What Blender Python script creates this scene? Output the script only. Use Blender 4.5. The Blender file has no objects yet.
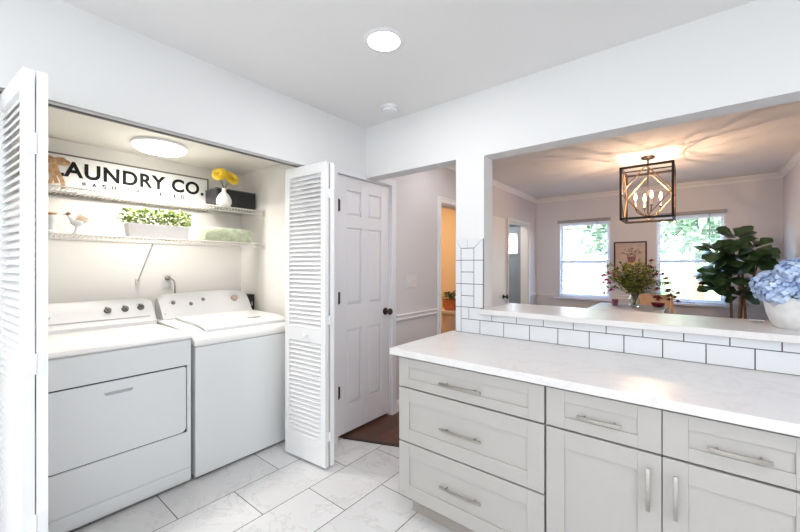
import bpy, bmesh, math, random
from mathutils import Vector, Matrix, Euler
R = math.radians
C = bpy.context.scene.collection
random.seed(7)

# ---------------------------------------------------------------- camera
cam = bpy.data.cameras.new('camera')
cam.sensor_width = 36.0
cam.lens = 363.0 / 800.0 * 36.0
cam.clip_start = 0.05
cam.clip_end = 200
camo = bpy.data.objects.new('camera', cam)
C.objects.link(camo)
camo.location = (0, 0, 1.37)
camo.rotation_euler = (R(90), 0, math.atan2(.6266, .779))
cam.shift_y = -1.0 / 800.0
bpy.context.scene.camera = camo
# ---------------------------------------------------------------- exposure
vs = bpy.context.scene.view_settings
vs.view_transform = 'Standard'
vs.look = 'None'
vs.gamma = 1
vs.use_curve_mapping = False
vs.exposure = 0.16
# ---------------------------------------------------------------- sky
w = bpy.data.worlds.new('world')
bpy.context.scene.world = w
w.use_nodes = True
nt = w.node_tree
bg = nt.nodes['Background']
sky = nt.nodes.new('ShaderNodeTexSky')
sky.sky_type = 'NISHITA'
sky.sun_disc = False
sky.sun_elevation = R(48)
sky.sun_rotation = R(200)
sky.dust_density = 2.5
nt.links.new(sky.outputs[0], bg.inputs[0])
bg.inputs[1].default_value = 3.3


def area(name, loc, rot, sx, sy, power, col=(1, 1, 1), shape='RECTANGLE', portal=False, spread=180):
    l = bpy.data.lights.new(name, 'AREA')
    l.shape = shape
    l.size = sx
    if shape in ('RECTANGLE', 'ELLIPSE'):
        l.size_y = sy
    l.energy = power
    l.color = col
    l.spread = R(spread)
    if portal:
        l.cycles.is_portal = True
    o = bpy.data.objects.new(name, l)
    C.objects.link(o)
    o.location = loc
    o.rotation_euler = rot
    return o


sun = bpy.data.lights.new('sun', 'SUN')
sun.energy = 4.0
sun.angle = R(2)
sun.color = (1, .96, .9)
suno = bpy.data.objects.new('sun', sun)
C.objects.link(suno)
suno.rotation_euler = (R(-42), R(20), 0)   # from behind the house towards the far garden
suno.rotation_euler = Vector((.25, 1.0, -1.1)).to_track_quat('-Z', 'Y').to_euler()
# unseen cool fill lights added at the solid rear and right walls
area('fill_rear', (-.3, -2.72, 1.35), (R(90), 0, 0), 2.6, 2.0, 48, (.91, .96, 1))
area('fill_side', (1.92, -.6, 1.5), (0, R(90), 0), 1.3, 1.8, 24, (.88, .95, 1))
# visible recessed light first, then unseen lamps added to light the kitchen
DOWN = [(-1.232, 1.40), (-1.232, -.7), (.95, .6), (.7, -1.3)]
# dining windows
for x0, x1 in ((-1.76, -1.0), (-.41, .354)):
    area('window_portal', ((x0 + x1) / 2, 6.66, 1.45), (R(-90), 0, 0), x1 - x0, 1.26, 1, portal=True)

# ---------------------------------------------------------------- materials
MATS = {}


def mat(name, col, rough=.5, metal=0, emit=None, estr=0, noise=None, spec=.5, trans=0, ior=1.45, alpha=1, bump=None, coat=0, sss=0):
    m = bpy.data.materials.new(name)
    m.use_nodes = True
    n = m.node_tree
    b = n.nodes['Principled BSDF']
    b.inputs['Base Color'].default_value = (*col, 1)
    b.inputs['Roughness'].default_value = rough
    b.inputs['Metallic'].default_value = metal
    b.inputs['Specular IOR Level'].default_value = spec
    b.inputs['Transmission Weight'].default_value = trans
    b.inputs['IOR'].default_value = ior
    b.inputs['Coat Weight'].default_value = coat
    if emit:
        b.inputs['Emission Color'].default_value = (*emit, 1)
        b.inputs['Emission Strength'].default_value = estr
    tc = n.nodes.new('ShaderNodeTexCoord')
    if noise:  # (scale, second colour)
        nz = n.nodes.new('ShaderNodeTexNoise')
        nz.inputs['Scale'].default_value = noise[0]
        nz.inputs['Detail'].default_value = 4
        n.links.new(tc.outputs['Object'], nz.inputs['Vector'])
        rp = n.nodes.new('ShaderNodeValToRGB')
        rp.color_ramp.elements[0].position = .35
        rp.color_ramp.elements[1].position = .65
        rp.color_ramp.elements[0].color = (*col, 1)
        rp.color_ramp.elements[1].color = (*noise[1], 1)
        n.links.new(nz.outputs['Fac'], rp.inputs['Fac'])
        n.links.new(rp.outputs['Color'], b.inputs['Base Color'])
    if bump:
        nz = n.nodes.new('ShaderNodeTexNoise')
        nz.inputs['Scale'].default_value = bump[0]
        n.links.new(tc.outputs['Object'], nz.inputs['Vector'])
        bp = n.nodes.new('ShaderNodeBump')
        bp.inputs['Strength'].default_value = bump[1]
        bp.inputs['Distance'].default_value = .01
        n.links.new(nz.outputs['Fac'], bp.inputs['Height'])
        n.links.new(bp.outputs['Normal'], b.inputs['Normal'])
    MATS[name] = m
    return m


M = MATS
mat('wall_paint', (.75, .75, .75), .85, bump=(90, .03))
mat('dining_paint', (.68, .68, .72), .85, bump=(90, .03))
mat('hall_paint', (.67, .65, .67), .85, bump=(90, .03))
mat('ceiling_paint', (.80, .79, .785), .9, bump=(60, .04))
mat('closet_paint', (.78, .755, .72), .85, bump=(90, .03))
mat('orange_paint', (.82, .60, .38), .8)
mat('entry_paint', (.40, .43, .46), .8)
mat('trim_white', (.80, .80, .81), .45)
mat('door_white', (.76, .755, .79), .45)
mat('louver_white', (.82, .82, .825), .5)
mat('appliance', (.77, .785, .79), .28, coat=.3)
mat('appliance_top', (.84, .83, .82), .25, coat=.3)
mat('console_white', (.82, .815, .82), .35)
mat('console_grey', (.46, .46, .47), .4)
mat('dark_gap', (.04, .04, .045), .8)
mat('knob_dark', (.16, .155, .15), .35, metal=.6)
mat('knob_silver', (.30, .29, .28), .35, metal=.5)
mat('dial_tan', (.50, .38, .33), .4)
mat('chrome', (.75, .75, .75), .18, metal=1)
mat('nickel', (.42, .39, .36), .28, metal=1)
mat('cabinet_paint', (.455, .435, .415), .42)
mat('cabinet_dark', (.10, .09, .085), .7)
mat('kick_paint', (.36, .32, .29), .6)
mat('black_metal', (.022, .018, .016), .55, metal=.2)
mat('bronze', (.07, .055, .045), .35, metal=.8)
mat('brass_inner', (.42, .26, .14), .4, metal=.8)
mat('candle_white', (.85, .75, .6), .5)
mat('bulb', (1, .8, .5), .4, emit=(1, .62, .30), estr=30)
mat('lamp_disc', (1, 1, 1), .5, emit=(1, .98, .96), estr=14)
mat('closet_dome', (1, 1, 1), .5, emit=(1, .96, .90), estr=10)
mat('ceramic_white', (.85, .84, .83), .3, noise=(30, (.80, .79, .78)))
mat('pot_glaze', (.80, .80, .79), .35, noise=(25, (.70, .70, .70)), bump=(30, .15))
mat('planter_white', (.82, .80, .79), .6)
mat('sign_white', (.86, .85, .84), .6, noise=(20, (.82, .81, .80)))
mat('sign_black', (.02, .02, .02), .95, spec=.05)
mat('sign_frame', (.16, .14, .12), .6)
mat('letter_grey', (.10, .10, .10), .6)
mat('wire_white', (.64, .61, .57), .4)
mat('black_box', (.02, .02, .022), .4)
mat('ribbon', (.56, .33, .15), .7, noise=(40, (.72, .50, .30)))
mat('yellow_petal', (.90, .60, .03), .6, noise=(40, (.95, .72, .08)))
mat('flower_eye', (.10, .05, .01), .8)
mat('herb_green', (.40, .50, .13), .6, noise=(18, (.14, .26, .05)))
mat('towel', (.62, .66, .50), .9, noise=(26, (.40, .48, .32)), bump=(60, .4))
mat('terracotta', (.62, .20, .07), .7, noise=(30, (.45, .14, .05)))
mat('pedestal_cream', (.82, .66, .50), .6)
mat('leaf_dark', (.022, .060, .024), .3, noise=(14, (.055, .115, .045)))
mat('leaf_olive', (.24, .24, .05), .6, noise=(20, (.40, .36, .10)))
mat('leaf_green', (.05, .10, .035), .6)
mat('trunk', (.16, .085, .045), .8, noise=(30, (.26, .15, .09)))
mat('red_petal', (.20, .010, .02), .6)
mat('magenta_petal', (.42, .03, .16), .6)
mat('blue_petal', (.36, .50, .80), .65, noise=(22, (.62, .74, .93)))
mat('blue_deep', (.36, .48, .78), .7)
mat('soil', (.05, .035, .025), .9)
mat('basket', (.35, .25, .15), .8, bump=(80, .6))
mat('table_wood', (.45, .43, .44), .4)
mat('chair_wood', (.66, .46, .31), .5, noise=(12, (.58, .39, .25)))
mat('pink_glass', (.55, .22, .30), .15, trans=.6)
mat('clear_glass', (.9, .95, .93), .05, trans=.95, ior=1.3)
mat('window_white', (.80, .83, .88), .45)
mat('blind_slat', (.82, .84, .86), .5)
mat('blind_head', (.32, .32, .34), .5)
mat('picture_black', (.03, .018, .015), .4)
mat('picture_mat', (.60, .50, .44), .8, noise=(14, (.52, .42, .38)))
mat('picture_green', (.16, .17, .08), .8)
mat('picture_pot', (.26, .13, .14), .8)
mat('picture_rose', (.50, .25, .22), .8)
mat('switch_plate', (.72, .69, .68), .4)
mat('cord', (.28, .25, .22), .5)
mat('entry_door', (.30, .34, .38), .5)
mat('lite_glass', (.8, .9, .95), .1, emit=(.85, .95, 1), estr=0, trans=1.0, ior=1.02)
mat('grout', (.10, .10, .105), .9)
mat('tile_white', (.72, .73, .75), .12, coat=.2)
mat('grass', (.16, .24, .06), .9, noise=(3, (.22, .28, .09)))
mat('tree_leaf', (.10, .20, .10), .8, noise=(3, (.20, .31, .20)))
mat('house_siding', (.42, .42, .42), .8)
mat('house_roof', (.30, .29, .29), .9)
mat('house_glass', (.20, .24, .28), .2)
mat('asphalt', (.15, .15, .155), .9)
mat('black_plastic', (.02, .018, .015), .5)


def glass_simple(name):
    m = bpy.data.materials.new(name)
    m.use_nodes = True
    n = m.node_tree
    n.nodes.clear()
    o = n.nodes.new('ShaderNodeOutputMaterial')
    t = n.nodes.new('ShaderNodeBsdfTransparent')
    t.inputs[0].default_value = (.96, .98, .98, 1)
    g = n.nodes.new('ShaderNodeBsdfGlossy')
    g.inputs['Roughness'].default_value = .02
    x = n.nodes.new('ShaderNodeMixShader')
    x.inputs[0].default_value = .05
    n.links.new(t.outputs[0], x.inputs[1])
    n.links.new(g.outputs[0], x.inputs[2])
    n.links.new(x.outputs[0], o.inputs[0])
    MATS[name] = m


glass_simple('pane_glass')


def quartz(name, base, vein):
    m = mat(name, base, .26, spec=.35)
    n = m.node_tree
    b = n.nodes['Principled BSDF']
    tc = n.nodes.new('ShaderNodeTexCoord')
    nz = n.nodes.new('ShaderNodeTexNoise')
    nz.inputs['Scale'].default_value = 3
    nz.inputs['Detail'].default_value = 8
    nz.inputs['Distortion'].default_value = 1.2
    n.links.new(tc.outputs['Object'], nz.inputs['Vector'])
    sp = n.nodes.new('ShaderNodeTexNoise')
    sp.inputs['Scale'].default_value = 260
    n.links.new(tc.outputs['Object'], sp.inputs['Vector'])
    rp = n.nodes.new('ShaderNodeValToRGB')
    e = rp.color_ramp.elements
    e[0].position = .47
    e[0].color = (*base, 1)
    e[1].position = .53
    e[1].color = (*base, 1)
    k = e.new(.5)
    k.color = (*vein, 1)
    n.links.new(nz.outputs['Fac'], rp.inputs['Fac'])
    mx = n.nodes.new('ShaderNodeMix')
    mx.data_type = 'RGBA'
    mx.blend_type = 'MULTIPLY'
    mx.inputs['Factor'].default_value = .25
    n.links.new(rp.outputs['Color'], mx.inputs['A'])
    n.links.new(sp.outputs['Color'], mx.inputs['B'])
    n.links.new(rp.outputs['Color'], b.inputs['Base Color'])
    rp2 = n.nodes.new('ShaderNodeValToRGB')
    rp2.color_ramp.elements[0].position = .3
    rp2.color_ramp.elements[0].color = (.9, .88, .87, 1)
    rp2.color_ramp.elements[1].position = .42
    rp2.color_ramp.elements[1].color = (1, 1, 1, 1)
    n.links.new(sp.outputs['Fac'], rp2.inputs['Fac'])
    n.links.new(rp2.outputs['Color'], mx.inputs['B'])
    mx.inputs['Factor'].default_value = 1
    n.links.new(mx.outputs['Result'], b.inputs['Base Color'])


quartz('quartz', (.74, .72, .715), (.70, .68, .675))


def floor_tile():
    m = mat('floor_tile', (.8, .8, .8), .16, coat=.15)
    n = m.node_tree
    b = n.nodes['Principled BSDF']
    tc = n.nodes.new('ShaderNodeTexCoord')
    sp = n.nodes.new('ShaderNodeSeparateXYZ')
    n.links.new(tc.outputs['Object'], sp.inputs[0])
    cb = n.nodes.new('ShaderNodeCombineXYZ')

    def off(sock, v):
        a = n.nodes.new('ShaderNodeMath')
        a.operation = 'ADD'
        a.inputs[1].default_value = v
        n.links.new(sock, a.inputs[0])
        return a.outputs[0]
    # rows across X (pitch .324, line at -2.158), joints along Y (pitch .612)
    n.links.new(off(sp.outputs['Y'], 612 * .01 - 1.387), cb.inputs[0])
    n.links.new(off(sp.outputs['X'], .324 * 20 + 1.51), cb.inputs[1])
    br = n.nodes.new('ShaderNodeTexBrick')
    br.offset = .5
    br.offset_frequency = 2
    br.inputs['Scale'].default_value = 1
    br.inputs['Mortar Size'].default_value = .0024
    br.inputs['Mortar Smooth'].default_value = .1
    br.inputs['Bias'].default_value = 0
    br.inputs['Brick Width'].default_value = .612
    br.inputs['Row Height'].default_value = .324
    br.inputs['Color1'].default_value = (1, 1, 1, 1)
    br.inputs['Color2'].default_value = (.90, .90, .90, 1)
    br.inputs['Mortar'].default_value = (.07, .065, .06, 1)
    n.links.new(cb.outputs[0], br.inputs['Vector'])
    nz = n.nodes.new('ShaderNodeTexNoise')
    nz.inputs['Scale'].default_value = 2.2
    nz.inputs['Detail'].default_value = 9
    nz.inputs['Roughness'].default_value = .6
    nz.inputs['Distortion'].default_value = 1.6
    n.links.new(tc.outputs['Object'], nz.inputs['Vector'])
    rp = n.nodes.new('ShaderNodeValToRGB')
    e = rp.color_ramp.elements
    e[0].position = .40
    e[0].color = (.72, .715, .72, 1)
    e[1].position = .60
    e[1].color = (.745, .745, .75, 1)
    for p, c in ((.485, (.735, .73, .735, 1)), (.5, (.64, .63, .625, 1)), (.52, (.735, .73, .73, 1))):
        k = e.new(p)
        k.color = c
    n.links.new(nz.outputs['Fac'], rp.inputs['Fac'])
    mx = n.nodes.new('ShaderNodeMix')
    mx.data_type = 'RGBA'
    mx.blend_type = 'MULTIPLY'
    mx.inputs['Factor'].default_value = 1
    n.links.new(rp.outputs['Color'], mx.inputs['A'])
    n.links.new(br.outputs['Color'], mx.inputs['B'])
    n.links.new(mx.outputs['Result'], b.inputs['Base Color'])
    bp = n.nodes.new('ShaderNodeBump')
    bp.inputs['Strength'].default_value = .5
    bp.inputs['Distance'].default_value = .002
    bp.invert = True
    n.links.new(br.outputs['Fac'], bp.inputs['Height'])
    n.links.new(bp.outputs['Normal'], b.inputs['Normal'])
    mr = n.nodes.new('ShaderNodeMapRange')
    mr.inputs['To Min'].default_value = .17
    mr.inputs['To Max'].default_value = .8
    n.links.new(br.outputs['Fac'], mr.inputs['Value'])
    n.links.new(mr.outputs[0], b.inputs['Roughness'])


floor_tile()


def wood_floor():
    m = mat('wood_floor', (.1, .04, .02), .35)
    n = m.node_tree
    b = n.nodes['Principled BSDF']
    tc = n.nodes.new('ShaderNodeTexCoord')
    mp = n.nodes.new('ShaderNodeMapping')
    mp.inputs['Rotation'].default_value = (0, 0, R(90))
    n.links.new(tc.outputs['Object'], mp.inputs[0])
    br = n.nodes.new('ShaderNodeTexBrick')
    br.inputs['Scale'].default_value = 1
    br.inputs['Mortar Size'].default_value = .0012
    br.inputs['Brick Width'].default_value = .9
    br.inputs['Row Height'].default_value = .075
    br.offset = .37
    br.inputs['Color1'].default_value = (.13, .050, .026, 1)
    br.inputs['Color2'].default_value = (.075, .030, .018, 1)
    br.inputs['Mortar'].default_value = (.02, .01, .006, 1)
    n.links.new(mp.outputs[0], br.inputs['Vector'])
    n.links.new(br.outputs['Color'], b.inputs['Base Color'])


wood_floor()

# ---------------------------------------------------------------- mesh helpers


class MB:
    def __init__(s):
        s.bm = bmesh.new()
        s.mi = 0

    def _tag(s, faces):
        for f in faces:
            f.material_index = s.mi

    def box(s, x0, x1, y0, y1, z0, z1, mx=None):
        vs_ = [s.bm.verts.new(Vector(p) if mx is None else mx @ Vector(p)) for p in
               ((x0, y0, z0), (x1, y0, z0), (x1, y1, z0), (x0, y1, z0), (x0, y0, z1), (x1, y0, z1), (x1, y1, z1), (x0, y1, z1))]
        fs = [s.bm.faces.new([vs_[i] for i in q]) for q in
              ((3, 2, 1, 0), (4, 5, 6, 7), (0, 1, 5, 4), (1, 2, 6, 5), (2, 3, 7, 6), (3, 0, 4, 7))]
        s._tag(fs)
        return s

    def prism(s, pts, axis, a0, a1):
        """polygon pts (2D) extruded along axis 0/1/2 from a0 to a1"""
        def mk(p, a):
            if axis == 0:
                return (a, p[0], p[1])
            if axis == 1:
                return (p[0], a, p[1])
            return (p[0], p[1], a)
        A = [s.bm.verts.new(mk(p, a0)) for p in pts]
        B = [s.bm.verts.new(mk(p, a1)) for p in pts]
        n = len(pts)
        fs = [s.bm.faces.new(A), s.bm.faces.new(B[::-1])]
        for i in range(n):
            fs.append(s.bm.faces.new((A[i], B[i], B[(i + 1) % n], A[(i + 1) % n])))
        s._tag(fs)
        return s

    def tube(s, pts, r, seg=8, cap=True):
        pts = [Vector(p) for p in pts]
        rs = r if isinstance(r, (list, tuple)) else [r] * len(pts)
        rings = []
        up = Vector((0, 0, 1))
        prev = None
        for i, p in enumerate(pts):
            if i == 0:
                t = pts[1] - p
            elif i == len(pts) - 1:
                t = p - pts[i - 1]
            else:
                t = pts[i + 1] - pts[i - 1]
            if t.length < 1e-9:
                t = up
            t.normalize()
            if prev is None:
                a = t.cross(up)
                if a.length < .05:
                    a = t.cross(Vector((1, 0, 0)))
            else:
                a = prev - t * prev.dot(t)
            a.normalize()
            prev = a
            b = t.cross(a)
            rings.append([s.bm.verts.new(p + (a * math.cos(q) + b * math.sin(q)) * rs[i])
                          for q in [2 * math.pi * k / seg for k in range(seg)]])
        fs = []
        for i in range(len(rings) - 1):
            for k in range(seg):
                fs.append(s.bm.faces.new((rings[i][k], rings[i][(k + 1) % seg], rings[i + 1][(k + 1) % seg], rings[i + 1][k])))
        if cap:
            fs.append(s.bm.faces.new(rings[0][::-1]))
            fs.append(s.bm.faces.new(rings[-1]))
        s._tag(fs)
        return s

    def lathe(s, prof, c=(0, 0, 0), seg=24, mx=None, sx=1, sy=1):
        rings = []
        c = Vector(c)
        for r, z in prof:
            ring = []
            for k in range(seg):
                q = 2 * math.pi * k / seg
                v = Vector((r * math.cos(q) * sx, r * math.sin(q) * sy, z))
                if mx is not None:
                    v = mx @ v
                ring.append(s.bm.verts.new(c + v))
            rings.append(ring)
        fs = []
        for i in range(len(rings) - 1):
            for k in range(seg):
                fs.append(s.bm.faces.new((rings[i][k], rings[i][(k + 1) % seg], rings[i + 1][(k + 1) % seg], rings[i + 1][k])))
        fs.append(s.bm.faces.new(rings[0][::-1]))
        fs.append(s.bm.faces.new(rings[-1]))
        s._tag(fs)
        return s

    def blob(s, c, r, sub=2, sc=(1, 1, 1), jit=0):
        res = bmesh.ops.create_icosphere(s.bm, subdivisions=sub, radius=1)
        for v in res['verts']:
            k = 1 + random.uniform(-jit, jit)
            v.co = Vector((v.co.x * r * sc[0] * k + c[0], v.co.y * r * sc[1] * k + c[1], v.co.z * r * sc[2] * k + c[2]))
        for v in res['verts']:
            for f in v.link_faces:
                f.material_index = s.mi
        return s

    def poly(s, pts):
        f = s.bm.faces.new([s.bm.verts.new(p) for p in pts])
        f.material_index = s.mi
        return s

    def leaf(s, base, d, n, L, W, fold=.15, curl=.2, nseg=5, obov=False, thick=0):
        """leaf blade from base along d, normal n"""
        d = Vector(d).normalized()
        n = Vector(n)
        n = (n - d * n.dot(d))
        if n.length < 1e-4:
            n = d.orthogonal()
        n.normalize()
        sd = d.cross(n)
        rows = []
        for i in range(nseg + 1):
            t = i / nseg
            if obov:
                wv = W * .5 * (math.sin(math.pi * min(1, t ** 1.35 * .93 + .03))) * (1.12 if t > .5 else .85)
                if t > .97:
                    wv = W * .12
            else:
                wv = W * .5 * math.sin(math.pi * (t * .94 + .03))
            p = Vector(base) + d * L * t - n * curl * L * t * t
            rows.append((s.bm.verts.new(p + sd * wv + n * fold * wv), s.bm.verts.new(p), s.bm.verts.new(p - sd * wv + n * fold * wv)))
        fs = []
        for i in range(nseg):
            a, b = rows[i], rows[i + 1]
            fs.append(s.bm.faces.new((a[0], a[1], b[1], b[0])))
            fs.append(s.bm.faces.new((a[1], a[2], b[2], b[1])))
        s._tag(fs)
        return s

    def build(s, name, mats, parent=None, smooth=False, bevel=0, loc=None, recalc=True, solid=0, shift=None):
        if recalc:
            bmesh.ops.recalc_face_normals(s.bm, faces=s.bm.faces)
        me = bpy.data.meshes.new(name)
        if shift is not None:
            bmesh.ops.translate(s.bm, verts=s.bm.verts, vec=-Vector(shift))
        s.bm.to_mesh(me)
        s.bm.free()
        for m in (mats if isinstance(mats, (list, tuple)) else [mats]):
            me.materials.append(M[m])
        if smooth:
            me.polygons.foreach_set('use_smooth', [True] * len(me.polygons))
            if smooth == 'auto':
                me.set_sharp_from_angle(angle=R(35))
        o = bpy.data.objects.new(name, me)
        C.objects.link(o)
        if parent is not None:
            o.parent = parent
        if bevel:
            b = o.modifiers.new('bevel', 'BEVEL')
            b.width = bevel
            b.segments = 2
            b.limit_method = 'ANGLE'
            b.angle_limit = R(40)
        if solid:
            b = o.modifiers.new('solid', 'SOLIDIFY')
            b.thickness = solid
        if shift is not None:
            o.location = shift
        return o


def tag(o, label=None, cat=None, group=None, kind=None):
    if label:
        o['label'] = label
    if cat:
        o['category'] = cat
    if group:
        o['group'] = group
    if kind:
        o['kind'] = kind
    return o


def thing(name, label, cat, loc=(0, 0, 0), group=None, kind=None):
    o = bpy.data.objects.new(name, None)
    o.empty_display_size = .1
    C.objects.link(o)
    o.location = loc
    return tag(o, label, cat, group, kind)


def root_at(root):
    """parts are modelled in world coordinates: keep them there"""
    bpy.context.view_layer.update()
    for ch in [c for c in bpy.data.objects if c.parent == root]:
        ch.location = ch.location - root.location


def struct(name, mb, mats, label, cat, **k):
    o = mb.build(name, mats, **k)
    return tag(o, label, cat, None, 'structure')


# ================================================================ SETTING
CZ = 2.52
XL = -2.14      # left wall plane
YF = 2.20       # front wall plane (kitchen side)
YB = 2.33       # its dining side
YW = 6.50       # window wall

struct('floor', MB().prism([(-3.45, -2.8), (2.0, -2.8), (2.0, 2.26), (-1.4, 2.26), (-2.26, 1.915), (-3.45, 1.915)], 2, -.08, 0), 'floor_tile',
       'white marble look floor tiles with grey joints in the kitchen', 'floor')
struct('floor', MB().prism([(-2.26, 1.915), (-1.4, 2.26), (2.0, 2.26), (2.0, 6.62), (-2.26, 6.62)], 2, -.08, .004), 'wood_floor',
       'dark brown hardwood floor beyond the opening', 'floor')
struct('floor', MB().box(-4.6, -2.26, 1.915, 6.62, -.08, .004), 'wood_floor',
       'dark hardwood floor of the side rooms beyond the hall wall', 'floor')
a = Vector((-2.26, 1.915, 0))
b = Vector((-1.4, 2.26, 0))
dd = (b - a).normalized()
nn = Vector((-dd.y, dd.x, 0)) * .012
struct('trim_1', MB().prism([tuple((a + dd * .12 - nn)[:2]), tuple((b - nn)[:2]), tuple((b + nn)[:2]), tuple((a + dd * .12 + nn)[:2])], 2, 0, .009), 'bronze',
       'thin dark strip where tile meets hardwood floor', 'threshold')
struct('ceiling', MB().box(-2.26, 2.0, -2.8, YF + .01, CZ, CZ + .1), 'ceiling_paint', 'smooth white kitchen ceiling', 'ceiling')
struct('ceiling', MB().box(-4.6, 2.0, YF + .01, 6.62, CZ, CZ + .1), 'ceiling_paint', 'white dining room ceiling around the cage chandelier', 'ceiling')

# left wall: closet header, jamb, door wall, hall part with two openings
CO0, CO1, COZ = .03, 1.70, 2.075
DY0, DY1, DZ = 1.893, 2.516, 2.08
m = MB()
m.box(-2.26, XL, -2.8, CO0, 0, CZ)
m.box(-2.18, XL, CO0, CO1, COZ, CZ)
m.box(-2.26, XL, CO1, DY0 - .012, 0, CZ)
m.box(-2.26, XL, DY0 - .012, YF + .0, DZ + .012, CZ)
struct('wall_left', m, 'wall_paint', 'white left wall with the laundry closet opening', 'wall')
OY0, OY1, OZ = 3.356, 4.28, 2.05
EY0, EY1, EZ = 5.23, 6.08, 2.04
m = MB()
m.box(-2.26, XL, YF, DY1 + .012, DZ + .012, CZ)
m.box(-2.26, XL, DY1 + .012, OY0, 0, CZ)
m.box(-2.26, XL, OY0, OY1, OZ, CZ)
m.box(-2.26, XL, OY1, EY0, 0, CZ)
m.box(-2.26, XL, EY0, EY1, EZ, CZ)
m.box(-2.26, XL, EY1, YW + .12, 0, CZ)
struct('wall_hall', m, 'hall_paint', 'beige hall and dining side wall with two door openings', 'wall')

# front wall with hall opening, column and pass-through
m = MB()
PH = 2.088
m.box(XL, -1.272, YF, YB, 2.10, CZ)
m.box(-1.272, -1.063, YF, YB, 0, CZ)
m.box(-1.063, 1.30, YF, YB, PH, CZ)
m.box(-1.063, 1.30, YF, YB, 0, 1.05)
m.box(1.30, 2.0, YF, YB, 0, CZ)
struct('wall_front', m, 'wall_paint', 'white front wall with the wide pass-through opening', 'wall')
struct('wall_right', MB().box(1.95, 2.05, -2.8, YF, 0, CZ), 'wall_paint', 'white right kitchen wall', 'wall')
struct('wall_back', MB().box(-2.26, 2.0, -2.9, -2.8, 0, CZ), 'wall_paint', 'white kitchen wall behind the camera', 'wall')
# window wall
m = MB()
W1 = (-1.76, -1.00)
W2 = (-.41, .354)
WZ0, WZ1 = .83, 2.08
m.box(-2.26, W1[0], YW, YW + .12, 0, CZ)
m.box(W1[1], W2[0], YW, YW + .12, 0, CZ)
m.box(W2[1], 1.0, YW, YW + .12, 0, CZ)
m.box(W1[0], W1[1], YW, YW + .12, 0, WZ0)
m.box(W1[0], W1[1], YW, YW + .12, WZ1, CZ)
m.box(W2[0], W2[1], YW, YW + .12, 0, WZ0)
m.box(W2[0], W2[1], YW, YW + .12, WZ1, CZ)
struct('wall_window', m, 'dining_paint', 'greige dining room wall with two windows', 'wall')
struct('wall_dining', MB().box(.882, 1.0, YB, YW, 0, CZ), 'dining_paint', 'pale dining room wall at the far right', 'wall')

# closet shell
struct('wall_closet_back', MB().box(-3.57, -3.45, -.15, 1.92, 0, 2.27), 'closet_paint', 'cream back wall inside the laundry closet', 'wall')
struct('wall_closet_right', MB().box(-3.45, -2.26, 1.80, 1.88, 0, 2.27), 'closet_paint', 'cream right side wall inside the laundry closet', 'wall')
struct('wall_closet_left', MB().box(-3.45, -2.26, -.15, -.05, 0, 2.27), 'closet_paint', 'cream left side wall inside the laundry closet', 'wall')
struct('wall_closet_front', MB().box(-2.27, -2.262, -.05, CO0, 0, 2.25).box(-2.188, -2.181, CO0, CO1, COZ, 2.25).box(-2.27, -2.262, CO1, 1.80, 0, 2.25), 'closet_paint',
       'cream inner face of the closet front wall', 'wall')
struct('ceiling', MB().box(-3.45, -2.26, -.05, 1.80, 2.25, 2.32).box(-2.26, -2.181, CO0, CO1, 2.25, 2.32), 'closet_paint', 'low cream ceiling inside the laundry closet', 'ceiling')
struct('trim_2', MB().box(XL - .01, XL + .003, CO0 - .08, CO1 + .08, COZ, 2.158), 'wall_paint', 'flush painted board above the closet opening', 'trim')
struct('trim_3', MB().box(-2.205, -2.189, CO0 + .01, CO1 - .01, COZ - .008, COZ + .012), 'knob_dark', 'thin metal bifold track under the closet header', 'track', bevel=.001)

struct('wall_light_block', MB().box(-2.9, -2.262, 1.885, 1.891, .004, CZ).box(-2.9, -2.262, 2.56, 2.60, .004, CZ).box(-2.94, -2.9, 1.885, 2.60, .004, CZ), 'closet_paint', 'unseen walls added behind the six-panel door to block light', 'wall')  # added box that stops light leaking under the door
# side rooms
struct('wall_orange', MB().box(-4.5, -4.4, 2.9, 5.0, 0, CZ).box(-4.4, -2.26, 4.95, 5.05, 0, CZ).box(-4.4, -2.26, 2.8, 2.9, 0, CZ)
       .box(-2.275, -2.262, 2.9, OY0, 0, CZ).box(-2.275, -2.262, OY1, 4.95, 0, CZ), 'orange_paint',
       'warm orange walls of the room beyond the hall', 'wall')
struct('wall_entry', MB().box(-4.3, -4.2, 5.05, 6.5, 0, CZ).box(-4.2, -3.34, YW - .08, YW + .12, 0, CZ).box(-2.36, -2.262, YW - .08, YW + .12, 0, CZ)
       .box(-3.34, -2.36, YW - .08, YW + .12, 2.10, CZ), 'entry_paint', 'blue grey entry hall wall', 'wall')

# crown moulding, chair rails, baseboards, casings
crown = [(0, 0), (0, -.066), (.010, -.066), (.016, -.047), (.038, -.024), (.048, -.010), (.058, -.010), (.058, 0)]


def crown_run(name, axis, plane, sgn, a0, a1, label):
    mb = MB()
    pts = [(plane + sgn * p[0], CZ + p[1]) for p in crown]
    mb.prism(pts, axis, a0, a1)
    return struct(name, mb, 'trim_white', label, 'crown moulding')


crown_run('trim_4', 1, XL, 1, YB, YW, 'white crown moulding along the hall and dining side wall')
crown_run('trim_5', 0, YW, -1, XL, .882, 'white crown moulding above the two dining windows')
crown_run('trim_6', 1, .882, -1, YB, YW, 'white crown moulding on the right dining wall')

rail = [(0, .845), (0, .905), (.018, .905), (.022, .897), (.012, .885), (.010, .868), (.018, .860), (.014, .85)]


def rail_run(name, axis, plane, sgn, a0, a1, label):
    mb = MB()
    mb.prism([(plane + sgn * p[0], p[1]) for p in rail], axis, a0, a1)
    return struct(name, mb, 'trim_white', label, 'chair rail')


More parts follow.
